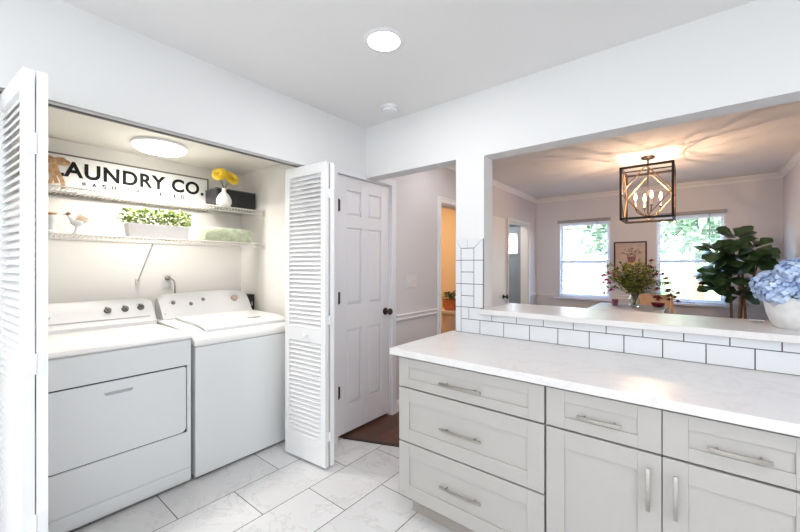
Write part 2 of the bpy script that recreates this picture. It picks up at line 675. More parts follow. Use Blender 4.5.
rail_run('trim_7', 1, XL, 1, DY1 + .075, OY0 - .075, 'white chair rail under the light switch in the hall')
rail_run('trim_8', 1, XL, 1, OY1 + .075, EY0 - .075, 'white chair rail between the two hall openings')
rail_run('trim_9', 1, XL, 1, EY1 + .075, YW, 'short white chair rail in the dining corner')
rail_run('trim_10', 0, YW, -1, XL, W1[0] - .07, 'white chair rail left of the left window')
rail_run('trim_11', 0, YW, -1, W1[1] + .07, W2[0] - .07, 'white chair rail between the dining windows')
rail_run('trim_12', 0, YW, -1, W2[1] + .07, .882, 'white chair rail right of the right window')


def base_run(name, axis, plane, sgn, a0, a1, label):
    mb = MB()
    mb.prism([(plane, .004), (plane, .11), (plane + sgn * .008, .11), (plane + sgn * .014, .095), (plane + sgn * .014, .004)], axis, a0, a1)
    return struct(name, mb, 'trim_white', label, 'baseboard')


base_run('baseboard_hall', 1, XL, 1, DY1 + .075, OY0 - .075, 'white baseboard along the hall wall')
base_run('baseboard_left', 1, XL, 1, OY1 + .075, EY0 - .075, 'white baseboard along the dining side wall')
base_run('baseboard_window', 0, YW, -1, XL, .882, 'white baseboard under the dining windows')
base_run('baseboard_right', 1, .882, -1, YB, YW, 'white baseboard on the right dining wall')


def casing(name, y0, y1, zt, label, w=.07, back=True):
    mb = MB()
    mb.box(XL, XL + .018, y0 - w, y0, 0, zt + w)
    mb.box(XL, XL + .018, y1, y1 + w, 0, zt + w)
    mb.box(XL, XL + .018, y0, y1, zt, zt + w)
    mb.box(XL + .018, XL + .024, y0 - w, y0 - w + .016, 0, zt + w)
    mb.box(XL + .018, XL + .024, y1 + w - .016, y1 + w, 0, zt + w)
    mb.box(XL + .018, XL + .024, y0 - w + .016, y1 + w - .016, zt + w - .016, zt + w)
    # jamb lining
    mb.box(-2.262, XL, y0, y0 + .012, 0, zt)
    mb.box(-2.262, XL, y1 - .012, y1, 0, zt)
    mb.box(-2.262, XL, y0 + .012, y1 - .012, zt - .012, zt)
    return struct(name, mb, 'trim_white', label, 'door casing', bevel=.003)


casing('trim_13', OY0, OY1, OZ, 'white casing around the opening to the orange room', w=.06)
casing('trim_14', EY0, EY1, EZ, 'white casing around the opening to the entry hall', w=.035)
# casing of the six-panel door (interrupted by the front wall header)
m = MB()
m.box(XL, XL + .016, DY0 - .062, DY0 - .012, 0, DZ + .04)
m.box(XL, XL + .016, DY0 - .012, YF, DZ + .0, DZ + .04)
m.box(XL, XL + .016, DY1 + .012, DY1 + .07, 0, DZ + .07)
m.box(XL, XL + .016, YB, DY1 + .012, DZ + .01, DZ + .07)
m.box(-2.262, XL, DY0 - .012, DY0 - .002, 0, DZ + .012)
m.box(-2.262, XL, DY1 + .002, DY1 + .012, 0, DZ + .012)
m.box(-2.262, XL, DY0 - .002, DY1 + .002, DZ + .002, DZ + .012)
struct('trim_15', m, 'door_white', 'white casing around the six-panel door', 'door casing', bevel=.002)


def jambs():
    mb = MB()
    mb.box(-2.262, XL + .002, CO0, CO0 + .006, 0, COZ)
    mb.box(-2.262, XL + .002, CO1 - .006, CO1, 0, COZ)
    return mb


struct('trim_16', jambs(), 'trim_white', 'white side linings of the laundry closet opening', 'trim')

# ---------------------------------------------------------------- six-panel door
door = thing('door_1', 'closed white six-panel door with dark hinges and knob', 'door', (-2.16, DY0, .02), kind='structure')


def six_panel(y0, y1, z0, z1, xf, th, rows, sgn=1):
    """door in a plane of constant x; face at xf towards +x"""
    mb = MB()
    w_ = y1 - y0
    st = w_ * .165
    mid = w_ * .14
    pw = (w_ - 2 * st - mid) / 2
    cols = [(y0 + st, y0 + st + pw), (y1 - st - pw, y1 - st)]
    mb.box(xf - th, xf - .014, y0, y1, z0, z1)
    ys = [y0, cols[0][0], cols[0][1], cols[1][0], cols[1][1], y1]
    mb.box(xf - .014, xf, ys[0], ys[1], z0, z1)
    mb.box(xf - .014, xf, ys[2], ys[3], z0, z1)
    mb.box(xf - .014, xf, ys[4], ys[5], z0, z1)
    zz = [z0] + [z for r in rows for z in r] + [z1]
    for (c0, c1) in cols:
        for k in range(0, len(zz), 2):
            mb.box(xf - .014, xf, c0, c1, zz[k], zz[k + 1])
        for r0, r1 in rows:   # raised field
            e = .022
            A = [(c0, r0), (c1, r0), (c1, r1), (c0, r1)]
            B = [(c0 + e, r0 + e), (c1 - e, r0 + e), (c1 - e, r1 - e), (c0 + e, r1 - e)]
            va = [mb.bm.verts.new((xf - .0138, p[0], p[1])) for p in A]
            vb = [mb.bm.verts.new((xf - .004, p[0], p[1])) for p in B]
            for i in range(4):
                mb.bm.faces.new((va[i], va[(i + 1) % 4], vb[(i + 1) % 4], vb[i]))
            mb.bm.faces.new(vb)
    return mb


six_panel(DY0, DY1, .03, DZ, -2.152, .036, [(.25, .85), (1.05, 1.67), (1.77, 1.97)]).build('door_leaf', 'door_white', door, bevel=.0015)
for z in (.371, 1.112, 1.838):
    MB().tube([(-2.143, DY0 + .006, z - .048), (-2.143, DY0 + .006, z + .048)], .0085, 8).box(-2.152, -2.148, DY0 + .006, DY0 + .030, z - .045, z + .045).build('hinge', 'black_plastic', door)


def knob(parent, x, y, z, axis='x', matn='bronze', name='door_knob'):
    mx = Matrix.Rotation(R(90), 4, 'Y') if axis == 'x' else Matrix.Rotation(R(90), 4, 'X')
    mb = MB()
    mb.lathe([(.004, 0), (.032, 0), (.032, .006), (.012, .012), (.011, .035), (.02, .040), (.029, .052), (.029, .062), (.020, .072), (.004, .075)], (x, y, z), 20, mx)
    return mb.build(name, matn, parent, smooth='auto')


knob(door, -2.152, 2.463, .955)
root_at(door)


# ---------------------------------------------------------------- bifold doors
def louver_panel(p0, p1, z0, z1, name, parent, th=.03, knob_side=None, mid=.885):
    """vertical louvred panel between plan points p0 and p1"""
    p0 = Vector((*p0, 0))
    p1 = Vector((*p1, 0))
    L = (p1 - p0).length
    u = (p1 - p0) / L
    mx = Matrix(((u.x, -u.y, 0, p0.x), (u.y, u.x, 0, p0.y), (0, 0, 1, 0), (0, 0, 0, 1)))
    st = .044
    mb = MB()
    t = th / 2
    mb.box(0, st, -t, t, z0, z1, mx)
    mb.box(L - st, L, -t, t, z0, z1, mx)
    mb.box(st, L - st, -t, t, z1 - .068, z1, mx)
    mb.box(st, L - st, -t, t, z0, z0 + .16, mx)
    mb.box(st, L - st, -t, t, mid - .045, mid + .05, mx)
    for a_, b_ in ((z0 + .16, mid - .045), (mid + .05, z1 - .068)):
        n = int(round((b_ - a_) / .031))
        for k in range(n):
            z = a_ + (k + .5) * (b_ - a_) / n
            # slat tilted about the panel's long axis
            rot = mx @ Matrix.Translation((0, 0, z)) @ Matrix.Rotation(R(52), 4, 'X')
            mb.box(st - .004, L - st + .004, -.0185, .0185, -.003, .003, rot)
    o = mb.build(name, 'louver_white', parent)
    return o, mx, L


def bifold(name, label, a0, a1, b0, b1):
    t = thing(name, label, 'door', ((a0[0] + b0[0]) / 2, (a0[1] + b0[1]) / 2, .015), kind='structure')
    louver_panel(a0, a1, .018, 2.06, 'louvered_panel', t)
    louver_panel(b0, b1, .018, 2.06, 'louvered_panel', t)
    return t


bt = bifold('door_2', 'folded white louvered bifold door at the right of the closet', (-2.305, 1.548), (-1.898, 1.582), (-2.285, 1.668), (-1.893, 1.624))
for z in (.22, 1.0, 1.85):
    MB().box(-1.896, -1.892, 1.578, 1.628, z - .03, z + .03).tube([(-1.892, 1.603, z - .032), (-1.892, 1.603, z + .032)], .004, 8).build('hinge', 'louver_white', bt)
MB().lathe([(.003, 0), (.010, 0), (.008, .010), (.016, .018), (.017, .025), (.010, .031), (.002, .032)], (-2.075, 1.553, .885), 16, Matrix.Rotation(R(90), 4, 'X')).build('door_knob', 'louver_white', bt, smooth='auto')
root_at(bt)
bt = bifold('door_3', 'folded white louvered bifold door at the left frame edge', (-2.230, .142), (-1.812, .176), (-2.230, .236), (-1.812, .210))
for z in (.45, 1.02, 1.80):
    MB().box(-1.812, -1.809, .170, .216, z - .035, z + .035).tube([(-1.809, .193, z - .037), (-1.809, .193, z + .037)], .004, 8).build('hinge', 'louver_white', bt)
root_at(bt)

# hall room door folded back flat on the dining wall
d4 = thing('door_4', 'cream door folded back against the wall beside the opening', 'door', (-2.09, OY1 + .08, .02), kind='structure')
m = MB().box(-2.110, -2.075, OY1 + .085, 4.97, .02, 2.03)
m.build('door_leaf', 'door_white', d4, bevel=.0015)
knob(d4, -2.075, 4.91, .925)
root_at(d4)

# entry door with a glass lite, in the facade
d5 = thing('door_5', 'blue grey front door with a small bright window', 'door', (-2.85, YW, 0), kind='structure')
m = MB()
lx0, lx1, lz0, lz1 = -3.10, -2.478, 1.59, 1.95
m.box(-3.34, lx0, YW - .02, YW + .025, .01, 2.10)
m.box(lx1, -2.36, YW - .02, YW + .025, .01, 2.10)
m.box(lx0, lx1, YW - .02, YW + .025, .01, lz0)
m.box(lx0, lx1, YW - .02, YW + .025, lz1, 2.10)
m.box(lx0 - .03, lx1 + .03, YW - .032, YW - .02, lz0 - .05, lz0 - .02)
m.box(-3.2, -2.5, YW - .028, YW - .02, .25, 1.35)
m.build('door_leaf', 'entry_door', d5, bevel=.003)
MB().box(lx0, lx1, YW, YW + .005, lz0, lz1).build('glass_pane', 'pane_glass', d5)
root_at(d5)

# ---------------------------------------------------------------- windows


def window(idx, x0, x1, label):
    t = thing('window_%d' % idx, label, 'window', ((x0 + x1) / 2, YW, WZ0), kind='structure')
    f = MB()
    y0, y1 = YW - .015, YW + .10
    w_ = .022
    f.box(x0, x0 + w_, YW + .0, y1, WZ0, WZ1)
    f.box(x1 - w_, x1, YW + .0, y1, WZ0, WZ1)
    f.box(x0 + w_, x1 - w_, YW + .0, y1, WZ1 - w_, WZ1)
    f.box(x0 + w_, x1 - w_, YW + .0, y1, WZ0, WZ0 + w_)
    f.build('window_frame', 'window_white', t, bevel=.002)
    MB().box(x0 - .08, x1 + .08, YW - .05, YW + .02, WZ0 - .028, WZ0 - .001).build('window_sill', 'window_white', t, bevel=.003)
    zm = 1.42
    for nm, ya, za, zb in (('upper_sash', .062, zm - .012, WZ1 - w_), ('lower_sash', .034, WZ0 + w_, zm + .018)):
        s = MB()
        a_, b_ = x0 + w_, x1 - w_
        s.box(a_, a_ + .03, YW + ya, YW + ya + .024, za, zb)
        s.box(b_ - .03, b_, YW + ya, YW + ya + .024, za, zb)
        s.box(a_ + .03, b_ - .03, YW + ya, YW + ya + .024, zb - .035, zb)
        s.box(a_ + .03, b_ - .03, YW + ya, YW + ya + .024, za, za + .035)
        so = s.build(nm, 'window_white', t, bevel=.001)
        MB().box(a_ + .03, b_ - .03, YW + ya + .010, YW + ya + .013, za + .035, zb - .035).build('glass_pane', 'pane_glass', so)
    root_at(t)
    bl = thing('window_blind', 'open white slatted blind hanging inside the %s dining window' % ('left' if idx == 1 else 'right'), 'blind', ((x0 + x1) / 2, YW - .02, WZ1))
    MB().box(x0 - .01, x1 + .01, YW - .06, YW - .017, WZ1 - .01, WZ1 + .035).build('headrail', 'blind_head', bl, bevel=.003)
    s = MB()
    n = 26
    for k in range(n):
        z = WZ0 + .06 + (WZ1 - WZ0 - .09) * k / (n - 1)
        s.box(x0 + .012, x1 - .012, -.011, .011, 0, .002, Matrix.Translation((0, YW - .028, z)) @ Matrix.Rotation(R(14), 4, 'X'))
    for xx in (x0 + .11, (x0 + x1) / 2, x1 - .11):
        s.box(xx - .001, xx + .001, YW - .0395, YW - .0388, WZ0 + .03, WZ1 - .01)
    s.build('slats', 'blind_slat', bl)
    MB().box(x0 + .012, x1 - .012, YW - .04, YW - .018, WZ0 + .012, WZ0 + .028).build('bottom_rail', 'blind_slat', bl)
    MB().tube([(x1 - .17, YW - .062, WZ1 - .01), (x1 - .17, YW - .062, 1.60)], .004, 6).build('wand', 'blind_head', bl)
    root_at(bl)


window(1, W1[0], W1[1], 'left white sash window looking out to a pale house')
window(2, W2[0], W2[1], 'right white sash window looking out to green trees')

# ================================================================ OUTSIDE
tag(MB().box(-30, 30, 6.7, 60, -.6, -.5).build('lawn', 'grass'), 'sunlit green lawn outside the dining windows', 'ground', kind='structure')
tag(MB().box(-30, 30, 7.6, 19, -.5, -.48).build('street', 'asphalt'), 'pale grey street crossing outside the windows', 'street', kind='structure')
hs = thing('house', 'pale neighbour house with grey roof seen through the left window', 'house', (-12, 25, -.5))
MB().box(-20, -3.2, 24, 32, -.5, 3.6).build('wall', 'house_siding', hs)
MB().prism([(23.4, 3.6), (32.6, 3.6), (28, 6.2)], 0, -20.5, -2.7).build('roof', 'house_roof', hs)
for xx in (-17.5, -14, -9, -6.3, -4.3):
    f = MB().box(xx - .7, xx + .7, 23.9, 24, .6, 2.2).build('window_frame', 'trim_white', hs)
    MB().box(xx - .6, xx + .6, 23.86, 23.9, .7, 2.1).build('glass_pane', 'house_glass', f)
MB().box(-12.1, -11.1, 23.9, 24, -.45, 1.9).build('front_door', 'entry_door', hs)
root_at(hs)


def tree(x, y, h, r, label, n=260, bush=False):
    t = thing('tree' if not bush else 'bush', label, 'tree' if not bush else 'bush', (x, y, -.5))
    if not bush:
        MB().tube([(x, y, -.5), (x + .1, y, h * .4), (x, y + .1, h * .75)], [.22, .16, .08], 8).build('trunk', 'trunk', t)
    mb = MB()
    for _ in range(n):
        v = Vector((random.gauss(0, 1), random.gauss(0, 1), random.gauss(0, 1)))
        v.normalize()
        k = random.uniform(.5, 1)
        c = Vector((x + v.x * r * k, y + v.y * r * k, (h * .62 if not bush else h * .5 - .5) + v.z * (h * .42 if not bush else h * .5) * k))
        for j in range(5):
            d = Vector((random.uniform(-1, 1), random.uniform(-1, 1), random.uniform(-.8, .8)))
            mb.leaf(c + d * .16, d, (random.uniform(-1, 1), random.uniform(-1, 1), 1), .38, .2, nseg=2)
    mb.build('foliage', 'tree_leaf', t, recalc=False)
    root_at(t)


tree(-2.1, 15.5, 6.0, 1.5, 'green tree beyond the left window, right of the pale house')
tree(1.0, 12.0, 6.2, 2.0, 'large green tree beyond the middle of the right window', n=420)
tree(.2, 21.5, 8, 2.0, 'distant tree seen behind the picture wall side of the right window', n=380)
tree(4.6, 18.5, 6.5, 2.3, 'green tree beyond the right edge of the right window', n=380)
tree(-7.8, 19, 1.5, 1.0, 'low round bush in front of the pale house', n=90, bush=True)

# ================================================================ COUNTER, LEDGE, BACKSPLASH
tag(MB().box(-1.30, 1.14, 1.523, YF, .878, .914).build('countertop', 'quartz', bevel=.003), 'white quartz worktop over the grey base cabinets', 'countertop')
tag(MB().box(-1.078, 1.28, 2.155, 2.66, 1.0505, 1.083).build('ledge_slab', 'quartz', bevel=.004), 'raised white quartz ledge across the pass-through opening', 'ledge')

bs = thing('tile_backsplash', 'white subway tile with dark grout along counter and column', 'backsplash', (-.4, YF, .915), kind='structure')
g = MB()
g.box(-1.270, -1.064, YF - .007, YF, 1.083, 1.543)
g.box(-1.270, 1.28, YF - .007, YF, .9145, 1.05)
g.box(-1.270, -1.08, YF - .007, YF, 1.05, 1.083)
g.build('grout', 'grout', bs)
tl = MB()
gp = .0022


def tile(x0, x1, z0, z1):
    tl.box(x0 + gp, x1 - gp, YF - .011, YF - .0045, z0 + gp, z1 - gp)


cl, cr = -1.227, -1.131
# column: left strip, centre squares, right strip
zs = [.915, 1.086, 1.243, 1.402]
for i in range(3):
    tile(-1.270, cl, zs[i], zs[i + 1])
zr = [1.086, 1.243, 1.402]
for i in range(2):
    tile(cr, -1.064, zr[i], zr[i + 1])
for z0, z1 in ((1.086, 1.163), (1.163, 1.243), (1.243, 1.323), (1.323, 1.402), (1.402, 1.483)):
    tile(cl, cr, z0, z1)
# mitred border at the top
yy0, yy1 = YF - .011, YF - .0045
tl.prism([(-1.270 + gp, 1.402 + gp), (cl - gp, 1.402 + gp), (cl - gp, 1.483), (-1.270 + gp, 1.543)], 1, yy0, yy1)
tl.prism([(cr + gp, 1.402 + gp), (-1.064 - gp, 1.402 + gp), (-1.064 - gp, 1.543), (cr + gp, 1.483)], 1, yy0, yy1)
tl.prism([(-1.268 + gp, 1.543), (cl, 1.483 + gp), (-1.1795, 1.483 + gp), (-1.1795, 1.543)], 1, yy0, yy1)
tl.prism([(-1.1775, 1.543), (-1.1775, 1.483 + gp), (cr, 1.483 + gp), (-1.066 - gp, 1.543)], 1, yy0, yy1)
# two running bond courses
pt = .1625
xs_low = [cl] + [-1.087 + pt * k for k in range(15)]
for i in range(len(xs_low) - 1):
    if xs_low[i + 1] < 1.28:
        tile(xs_low[i], xs_low[i + 1], .9145, 1.0065)
tl.prism([(-1.168 + gp, 1.0065 + gp), (-1.0055 - gp, 1.0065 + gp), (-1.0055 - gp, 1.050 - gp), (-1.082, 1.050 - gp), (-1.082, 1.086 - gp), (-1.168 + gp, 1.086 - gp)], 1, YF - .011, YF - .0045)
xs_up = [cl, -1.168] + [-1.168 + pt * k for k in range(1, 15)]
for i in range(len(xs_up) - 1):
    if i != 1 and xs_up[i + 1] < 1.28:
        top = 1.086 if xs_up[i + 1] < -1.08 else 1.050
        tile(xs_up[i], xs_up[i + 1], 1.0065, top)
tl.build('tile', 'tile_white', bs, bevel=.0006)
root_at(bs)


# ---------------------------------------------------------------- cabinets
def shaker(mb, x0, x1, z0, z1, y, st=.07, th=.019):
    mb.box(x0, x1, y + .007, y + th, z0, z1)
    mb.box(x0, x0 + st, y, y + .007, z0, z1)
    mb.box(x1 - st, x1, y, y + .007, z0, z1)
    r = min(st, (z1 - z0) * .3)
    mb.box(x0 + st, x1 - st, y, y + .007, z1 - r, z1)
    mb.box(x0 + st, x1 - st, y, y + .007, z0, z0 + r)


def pull(parent, c, L, vert=False):
    """arched flat bar pull with two posts"""
    mb = MB()
    cx_, cy_, cz_ = c
    n = 10
    hw = .006
    P_ = []
    for i in range(n + 1):
        t = -1 + 2 * i / n
        P_.append((t * L / 2, -(.024 + .007 * (1 - t * t))))
    for i in range(n):
        (a0, y0), (a1, y1) = P_[i], P_[i + 1]
        for flip in (0,):
            if vert:
                q = [(cx_ - hw, cy_ + y0, cz_ + a0), (cx_ + hw, cy_ + y0, cz_ + a0), (cx_ + hw, cy_ + y1, cz_ + a1), (cx_ - hw, cy_ + y1, cz_ + a1)]
            else:
                q = [(cx_ + a0, cy_ + y0, cz_ - hw), (cx_ + a0, cy_ + y0, cz_ + hw), (cx_ + a1, cy_ + y1, cz_ + hw), (cx_ + a1, cy_ + y1, cz_ - hw)]
            A = [mb.bm.verts.new(p) for p in q]
            B = [mb.bm.verts.new((p[0], p[1] + .006, p[2])) for p in q]
            mb.bm.faces.new(A)
            mb.bm.faces.new(B[::-1])
            for k in range(4):
                mb.bm.faces.new((A[k], B[k], B[(k + 1) % 4], A[(k + 1) % 4]))
    for s_ in (-1, 1):
        a_ = s_ * L * .34
        if vert:
            mb.tube([(cx_, cy_, cz_ + a_), (cx_, cy_ - .026, cz_ + a_)], .0045, 8)
        else:
            mb.tube([(cx_ + a_, cy_, cz_), (cx_ + a_, cy_ - .026, cz_)], .0045, 8)
    bmesh.ops.remove_doubles(mb.bm, verts=mb.bm.verts, dist=1e-5)
    return mb.build('handle', 'nickel', parent, bevel=.0008)


YC = 1.55


def carcass(t, x0, x1):
    mb = MB()
    mb.box(x0, x1, YC + .021, YF - .005, .115, .877)
    mb.build('carcass', 'cabinet_paint', t)
    MB().box(x0 + .004, x1 - .004, YC + .0205, YC + .021, .12, .872).build('face_shadow_gap', 'cabinet_dark', t)
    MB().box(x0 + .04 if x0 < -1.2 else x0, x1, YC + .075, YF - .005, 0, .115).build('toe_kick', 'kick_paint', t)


cab = thing('drawer_cabinet', 'light grey base cabinet with three drawers at the worktop end', 'cabinet', (-.865, 1.87, 0))
cx0, cx1 = -1.255, -.474
carcass(cab, cx0, cx1)
for z0, z1, zh, st in ((.712, .866, .778, .066), (.418, .704, .549, .07), (.117, .410, .262, .07)):
    mb = MB()
    shaker(mb, cx0 + .002, cx1 - .005, z0, z1, YC, st)
    d = mb.build('drawer', 'cabinet_paint', cab, bevel=.0012)
    pull(d, ((cx0 + cx1) / 2 - .008, YC + .006, zh), .225)
root_at(cab)


def door_cabinet(x0, x1, label):
    t = thing('door_cabinet', label, 'cabinet', ((x0 + x1) / 2, 1.87, 0))
    carcass(t, x0, x1)
    xm = (x0 + x1) / 2
    for a_, b_, side in ((x0 + .003, xm - .0015, 1), (xm + .0015, x1 - .003, -1)):
        mb = MB()
        shaker(mb, a_, b_, .712, .866, YC, .07)
        d = mb.build('drawer', 'cabinet_paint', t, bevel=.0012)
        pull(d, ((a_ + b_) / 2, YC + .006, .778), .15)
        mb = MB()
        shaker(mb, a_, b_, .117, .704, YC, .07)
        d = mb.build('door', 'cabinet_paint', t, bevel=.0012)
        pull(d, ((b_ - .037) if side > 0 else (a_ + .037), YC, .585), .15, True)
    root_at(t)
    return t


door_cabinet(-.472, .31, 'light grey base cabinet with two drawers above two doors')
door_cabinet(.312, 1.13, 'light grey base cabinet at the right frame edge under the worktop')


# ================================================================ LIGHTS ON CEILING
def downlight(x, y, label, group=None, power=11):
    t = thing('recessed_light', label, 'ceiling light', (x, y, CZ), group)
    mb = MB()
    mb.lathe([(.082, -.004), (.105, -.002), (.108, 0), (.085, 0)], (x, y, CZ), 32)
    mb.build('trim_ring', 'trim_white', t, smooth='auto')
    MB().lathe([(.002, -.0045), (.081, -.0045), (.081, -.001), (.002, -.001)], (x, y, CZ), 32).build('lens', 'lamp_disc', t)
    l = area('lamp', (x, y, CZ - .008), (0, 0, 0), .15, .15, power, (.98, .985, 1), 'DISK')
    l.parent = t
    root_at(t)


for i, (x, y) in enumerate(DOWN):
    if i == 0:
        downlight(x, y, 'round glowing recessed light in the kitchen ceiling', power=5.5)
    else:
        l = area('kitchen_fill', (x, y, CZ - .008), (0, 0, 0), .15, .15, 9, (.98, .985, 1), 'DISK')  # unseen lamp without a fixture, added for even kitchen light

sd = thing('smoke_detector', 'small round white smoke detector on the kitchen ceiling', 'smoke detector', (-1.712, 2.013, CZ))
MB().lathe([(.052, -.034), (.056, -.028), (.062, -.012), (.066, -.010), (.066, 0), (.01, 0)], (-1.712, 2.013, CZ), 28).build('housing', 'trim_white', sd, smooth='auto')
mb = MB()
for k in range(24):
    q = 2 * math.pi * k / 24
    mx = Matrix.Translation((-1.712, 2.013, CZ)) @ Matrix.Rotation(q, 4, 'Z')
    mb.box(.0565, .0605, -.003, .003, -.026, -.014, mx)
mb.build('vent_slots', 'console_grey', sd)
MB().lathe([(.001, -.038), (.030, -.037), (.034, -.033), (.01, -.033)], (-1.712, 2.013, CZ), 24).build('cap', 'trim_white', sd, smooth='auto')
root_at(sd)

# closet dome light
CLX, CLY = -3.03, .97
cl_ = thing('closet_ceiling_light', 'round glowing flush light on the closet ceiling', 'ceiling light', (CLX, CLY, 2.25))
MB().lathe([(.005, 0), (.175, 0), (.175, -.018), (.165, -.022), (.005, -.022)], (CLX, CLY, 2.25), 40).build('base_ring', 'trim_white', cl_, smooth='auto')
MB().lathe([(.163, -.022), (.161, -.034), (.145, -.046), (.10, -.055), (.05, -.058), (.004, -.059)], (CLX, CLY, 2.25), 40).build('dome', 'closet_dome', cl_, smooth='auto')
l = area('lamp', (CLX, CLY, 2.186), (0, 0, 0), .3, .3, 14, (1, .95, .88), 'DISK', spread=150)
l.parent = cl_
root_at(cl_)

# ================================================================ CHANDELIER
chx, chy = -.365, 4.665
ch = thing('cage_chandelier', 'black square cage chandelier with lit candle bulbs in dining room', 'chandelier', (chx, chy, CZ))
MB().lathe([(.005, 0), (.065, 0), (.065, -.012), (.055, -.022), (.012, -.028), (.004, -.028)], (chx, chy, CZ), 28).build('canopy', 'bronze', ch, smooth='auto')
ZT, ZB, HH = 2.385, 1.855, .220
MB().tube([(chx, chy, CZ - .02), (chx, chy, ZT - .004)], .008, 8).tube([(chx, chy, ZT + .0), (chx, chy, 1.97)], .006, 8).build('stem', 'bronze', ch, smooth=True)
mb = MB()
tt = .011
for sx in (-1, 1):
    for sy in (-1, 1):
        mb.box(chx + sx * HH - tt, chx + sx * HH + tt, chy + sy * HH - tt, chy + sy * HH + tt, ZB, ZT)
for z in (ZT, ZB):
    for s_ in (-1, 1):
        mb.box(chx - HH - tt, chx + HH + tt, chy + s_ * HH - tt, chy + s_ * HH + tt, z - tt, z + tt)
        mb.box(chx + s_ * HH - tt, chx + s_ * HH + tt, chy - HH - tt, chy + HH + tt, z - tt, z + tt)
mb.box(chx - .006, chx + .006, chy - HH, chy + HH, ZT - .006, ZT + .006)
mb.box(chx - HH, chx + HH, chy - .006, chy + .006, ZT - .006, ZT + .006)
mb.build('cage', 'black_metal', ch)
mb = MB()
zm_ = (ZT + ZB) / 2
for s_ in (-1, 1):
    for ax in (0, 1):
        def pp(u, z):
            return (chx + u, chy + s_ * HH, z) if ax == 0 else (chx + s_ * HH, chy + u, z)
        q = [pp(0, ZT), pp(HH, zm_), pp(0, ZB), pp(-HH, zm_)]
        for i in range(4):
            mb.tube([q[i], q[(i + 1) % 4]], .0065, 6)
mb.build('diamond_braces', 'brass_inner', ch)
BULBS = []
for k in range(4):
    q = 2 * math.pi * (k + .22) / 4
    cx_, sy_ = math.cos(q), math.sin(q)
    pts = []
    for i in range(9):
        t = i / 8
        ang = -math.pi / 2 + t * math.pi / 2
        rr = .115 * math.cos(ang)
        zz = 1.985 + .09 * math.sin(ang)
        pts.append((chx + rr * cx_, chy + rr * sy_, zz))
    a_ = MB().tube(pts, .005, 8).build('arm', 'bronze', ch, smooth=True)
    bx_, by_ = chx + .115 * cx_, chy + .115 * sy_
    MB().lathe([(.004, 1.985), (.017, 1.987), (.019, 1.993), (.004, 1.995)], (bx_, by_, 0), 16).build('drip_cup', 'bronze', a_)
    MB().lathe([(.009, 1.995), (.009, 2.065)], (bx_, by_, 0), 12).build('candle_sleeve', 'candle_white', a_, smooth='auto')
    MB().lathe([(.006, 2.065), (.012, 2.08), (.0135, 2.095), (.009, 2.118), (.002, 2.138)], (bx_, by_, 0), 12).build('bulb', 'bulb', a_, smooth=True)
    p = bpy.data.lights.new('bulb_light', 'POINT')
    p.energy = 7.5
    p.color = (1, .66, .42)
    p.shadow_soft_size = .003
    po = bpy.data.objects.new('bulb_light', p)
    C.objects.link(po)
    po.location = (bx_, by_, 2.155)
    po.parent = ch
MB().lathe([(.003, 1.882), (.012, 1.886), (.018, 1.895), (.012, 1.906), (.003, 1.91)], (chx, chy, 0), 16).build('finial', 'bronze', ch, smooth=True)
MB().tube([(chx, chy, 1.98), (chx, chy, 1.90)], .006, 8).build('lower_stem', 'bronze', ch)
root_at(ch)

# warm lamp light of the orange room; unseen fills added for hall and entry
pl = bpy.data.lights.new('orange_room_lamp', 'AREA')
pl.shape = 'DISK'
pl.size = .35
pl.energy = 20
pl.color = (1, .80, .55)
plo = bpy.data.objects.new('orange_room_lamp', pl)
C.objects.link(plo)
plo.location = (-3.2, 3.9, CZ - .02)
area('hall_fill', (-1.6, 3.0, CZ - .01), (0, 0, 0), .25, .25, 4.5, (.97, .96, 1), 'DISK')  # hidden fill added to brighten the hall and dining room
area('entry_fill', (-2.95, 5.7, CZ - .02), (0, 0, 0), .3, .3, 16, (.92, .96, 1), 'DISK')  # unseen fill added to lift the dark entry

# ================================================================ DRYER
AX = -2.45
dr = thing('dryer', 'white front-loading clothes dryer, left of the pair', 'dryer', (-2.8, .61, 0))
dy0, dy1 = .255, .955
MB().box(-3.16, AX - .006, dy0, dy1, .02, .905).build('body', 'appliance', dr, bevel=.006)
m = MB()
m.prism([(-3.19, .908), (-3.19, .94), (-2.475, .94), (-2.458, .934), (-2.448, .92), (-2.448, .908)], 1, dy0 - .003, dy1 + .003)
m.build('top_panel', 'appliance_top', dr, bevel=.004)
m = MB()
m.box(AX - .008, AX, dy0 + .002, dy1 - .002, .04, .105)
m.box(AX - .008, AX, dy0 + .002, dy1 - .002, .112, .33)
m.box(AX - .008, AX, dy0 + .002, dy1 - .002, .748, .900)
m.box(AX - .008, AX, dy1 - .024, dy1 - .002, .33, .748)
m.box(AX - .008, AX, dy0 + .002, dy0 + .024, .33, .748)
m.build('front_panel', 'appliance', dr, bevel=.002)
m = MB()
# door with rounded lower corners
r = .03
y0, y1, z0, z1 = dy0 + .030, dy1 - .031, .337, .740
pts = [(y0 + .004, z1), (y1 - .004, z1)]
pts = []
for cx_, cz_, a0 in ((y1 - r, z1 - r, 0), (y0 + r, z1 - r, 90), (y0 + r, z0 + r, 180), (y1 - r, z0 + r, 270)):
    rr = r if cz_ < .5 else .012
    ccx = cx_ if cz_ < .5 else (y1 - rr if cx_ > .6 else y0 + rr)
    ccz = cz_ if cz_ < .5 else z1 - rr
    for i in range(6):
        q = R(a0 + 90 * i / 5)
        pts.append((ccx + rr * math.cos(q), ccz + rr * math.sin(q)))
m.prism(pts, 0, AX - .006, AX + .004)
dd_ = m.build('door', 'appliance', dr, bevel=.0025)
m = MB()
m.box(AX - .0065, AX - .0055, y0 - .006, y1 + .006, z0 - .006, z1 + .006)
m.build('door_seam', 'dark_gap', dr)
m = MB()
hy, hz = .585, .672
prof = []
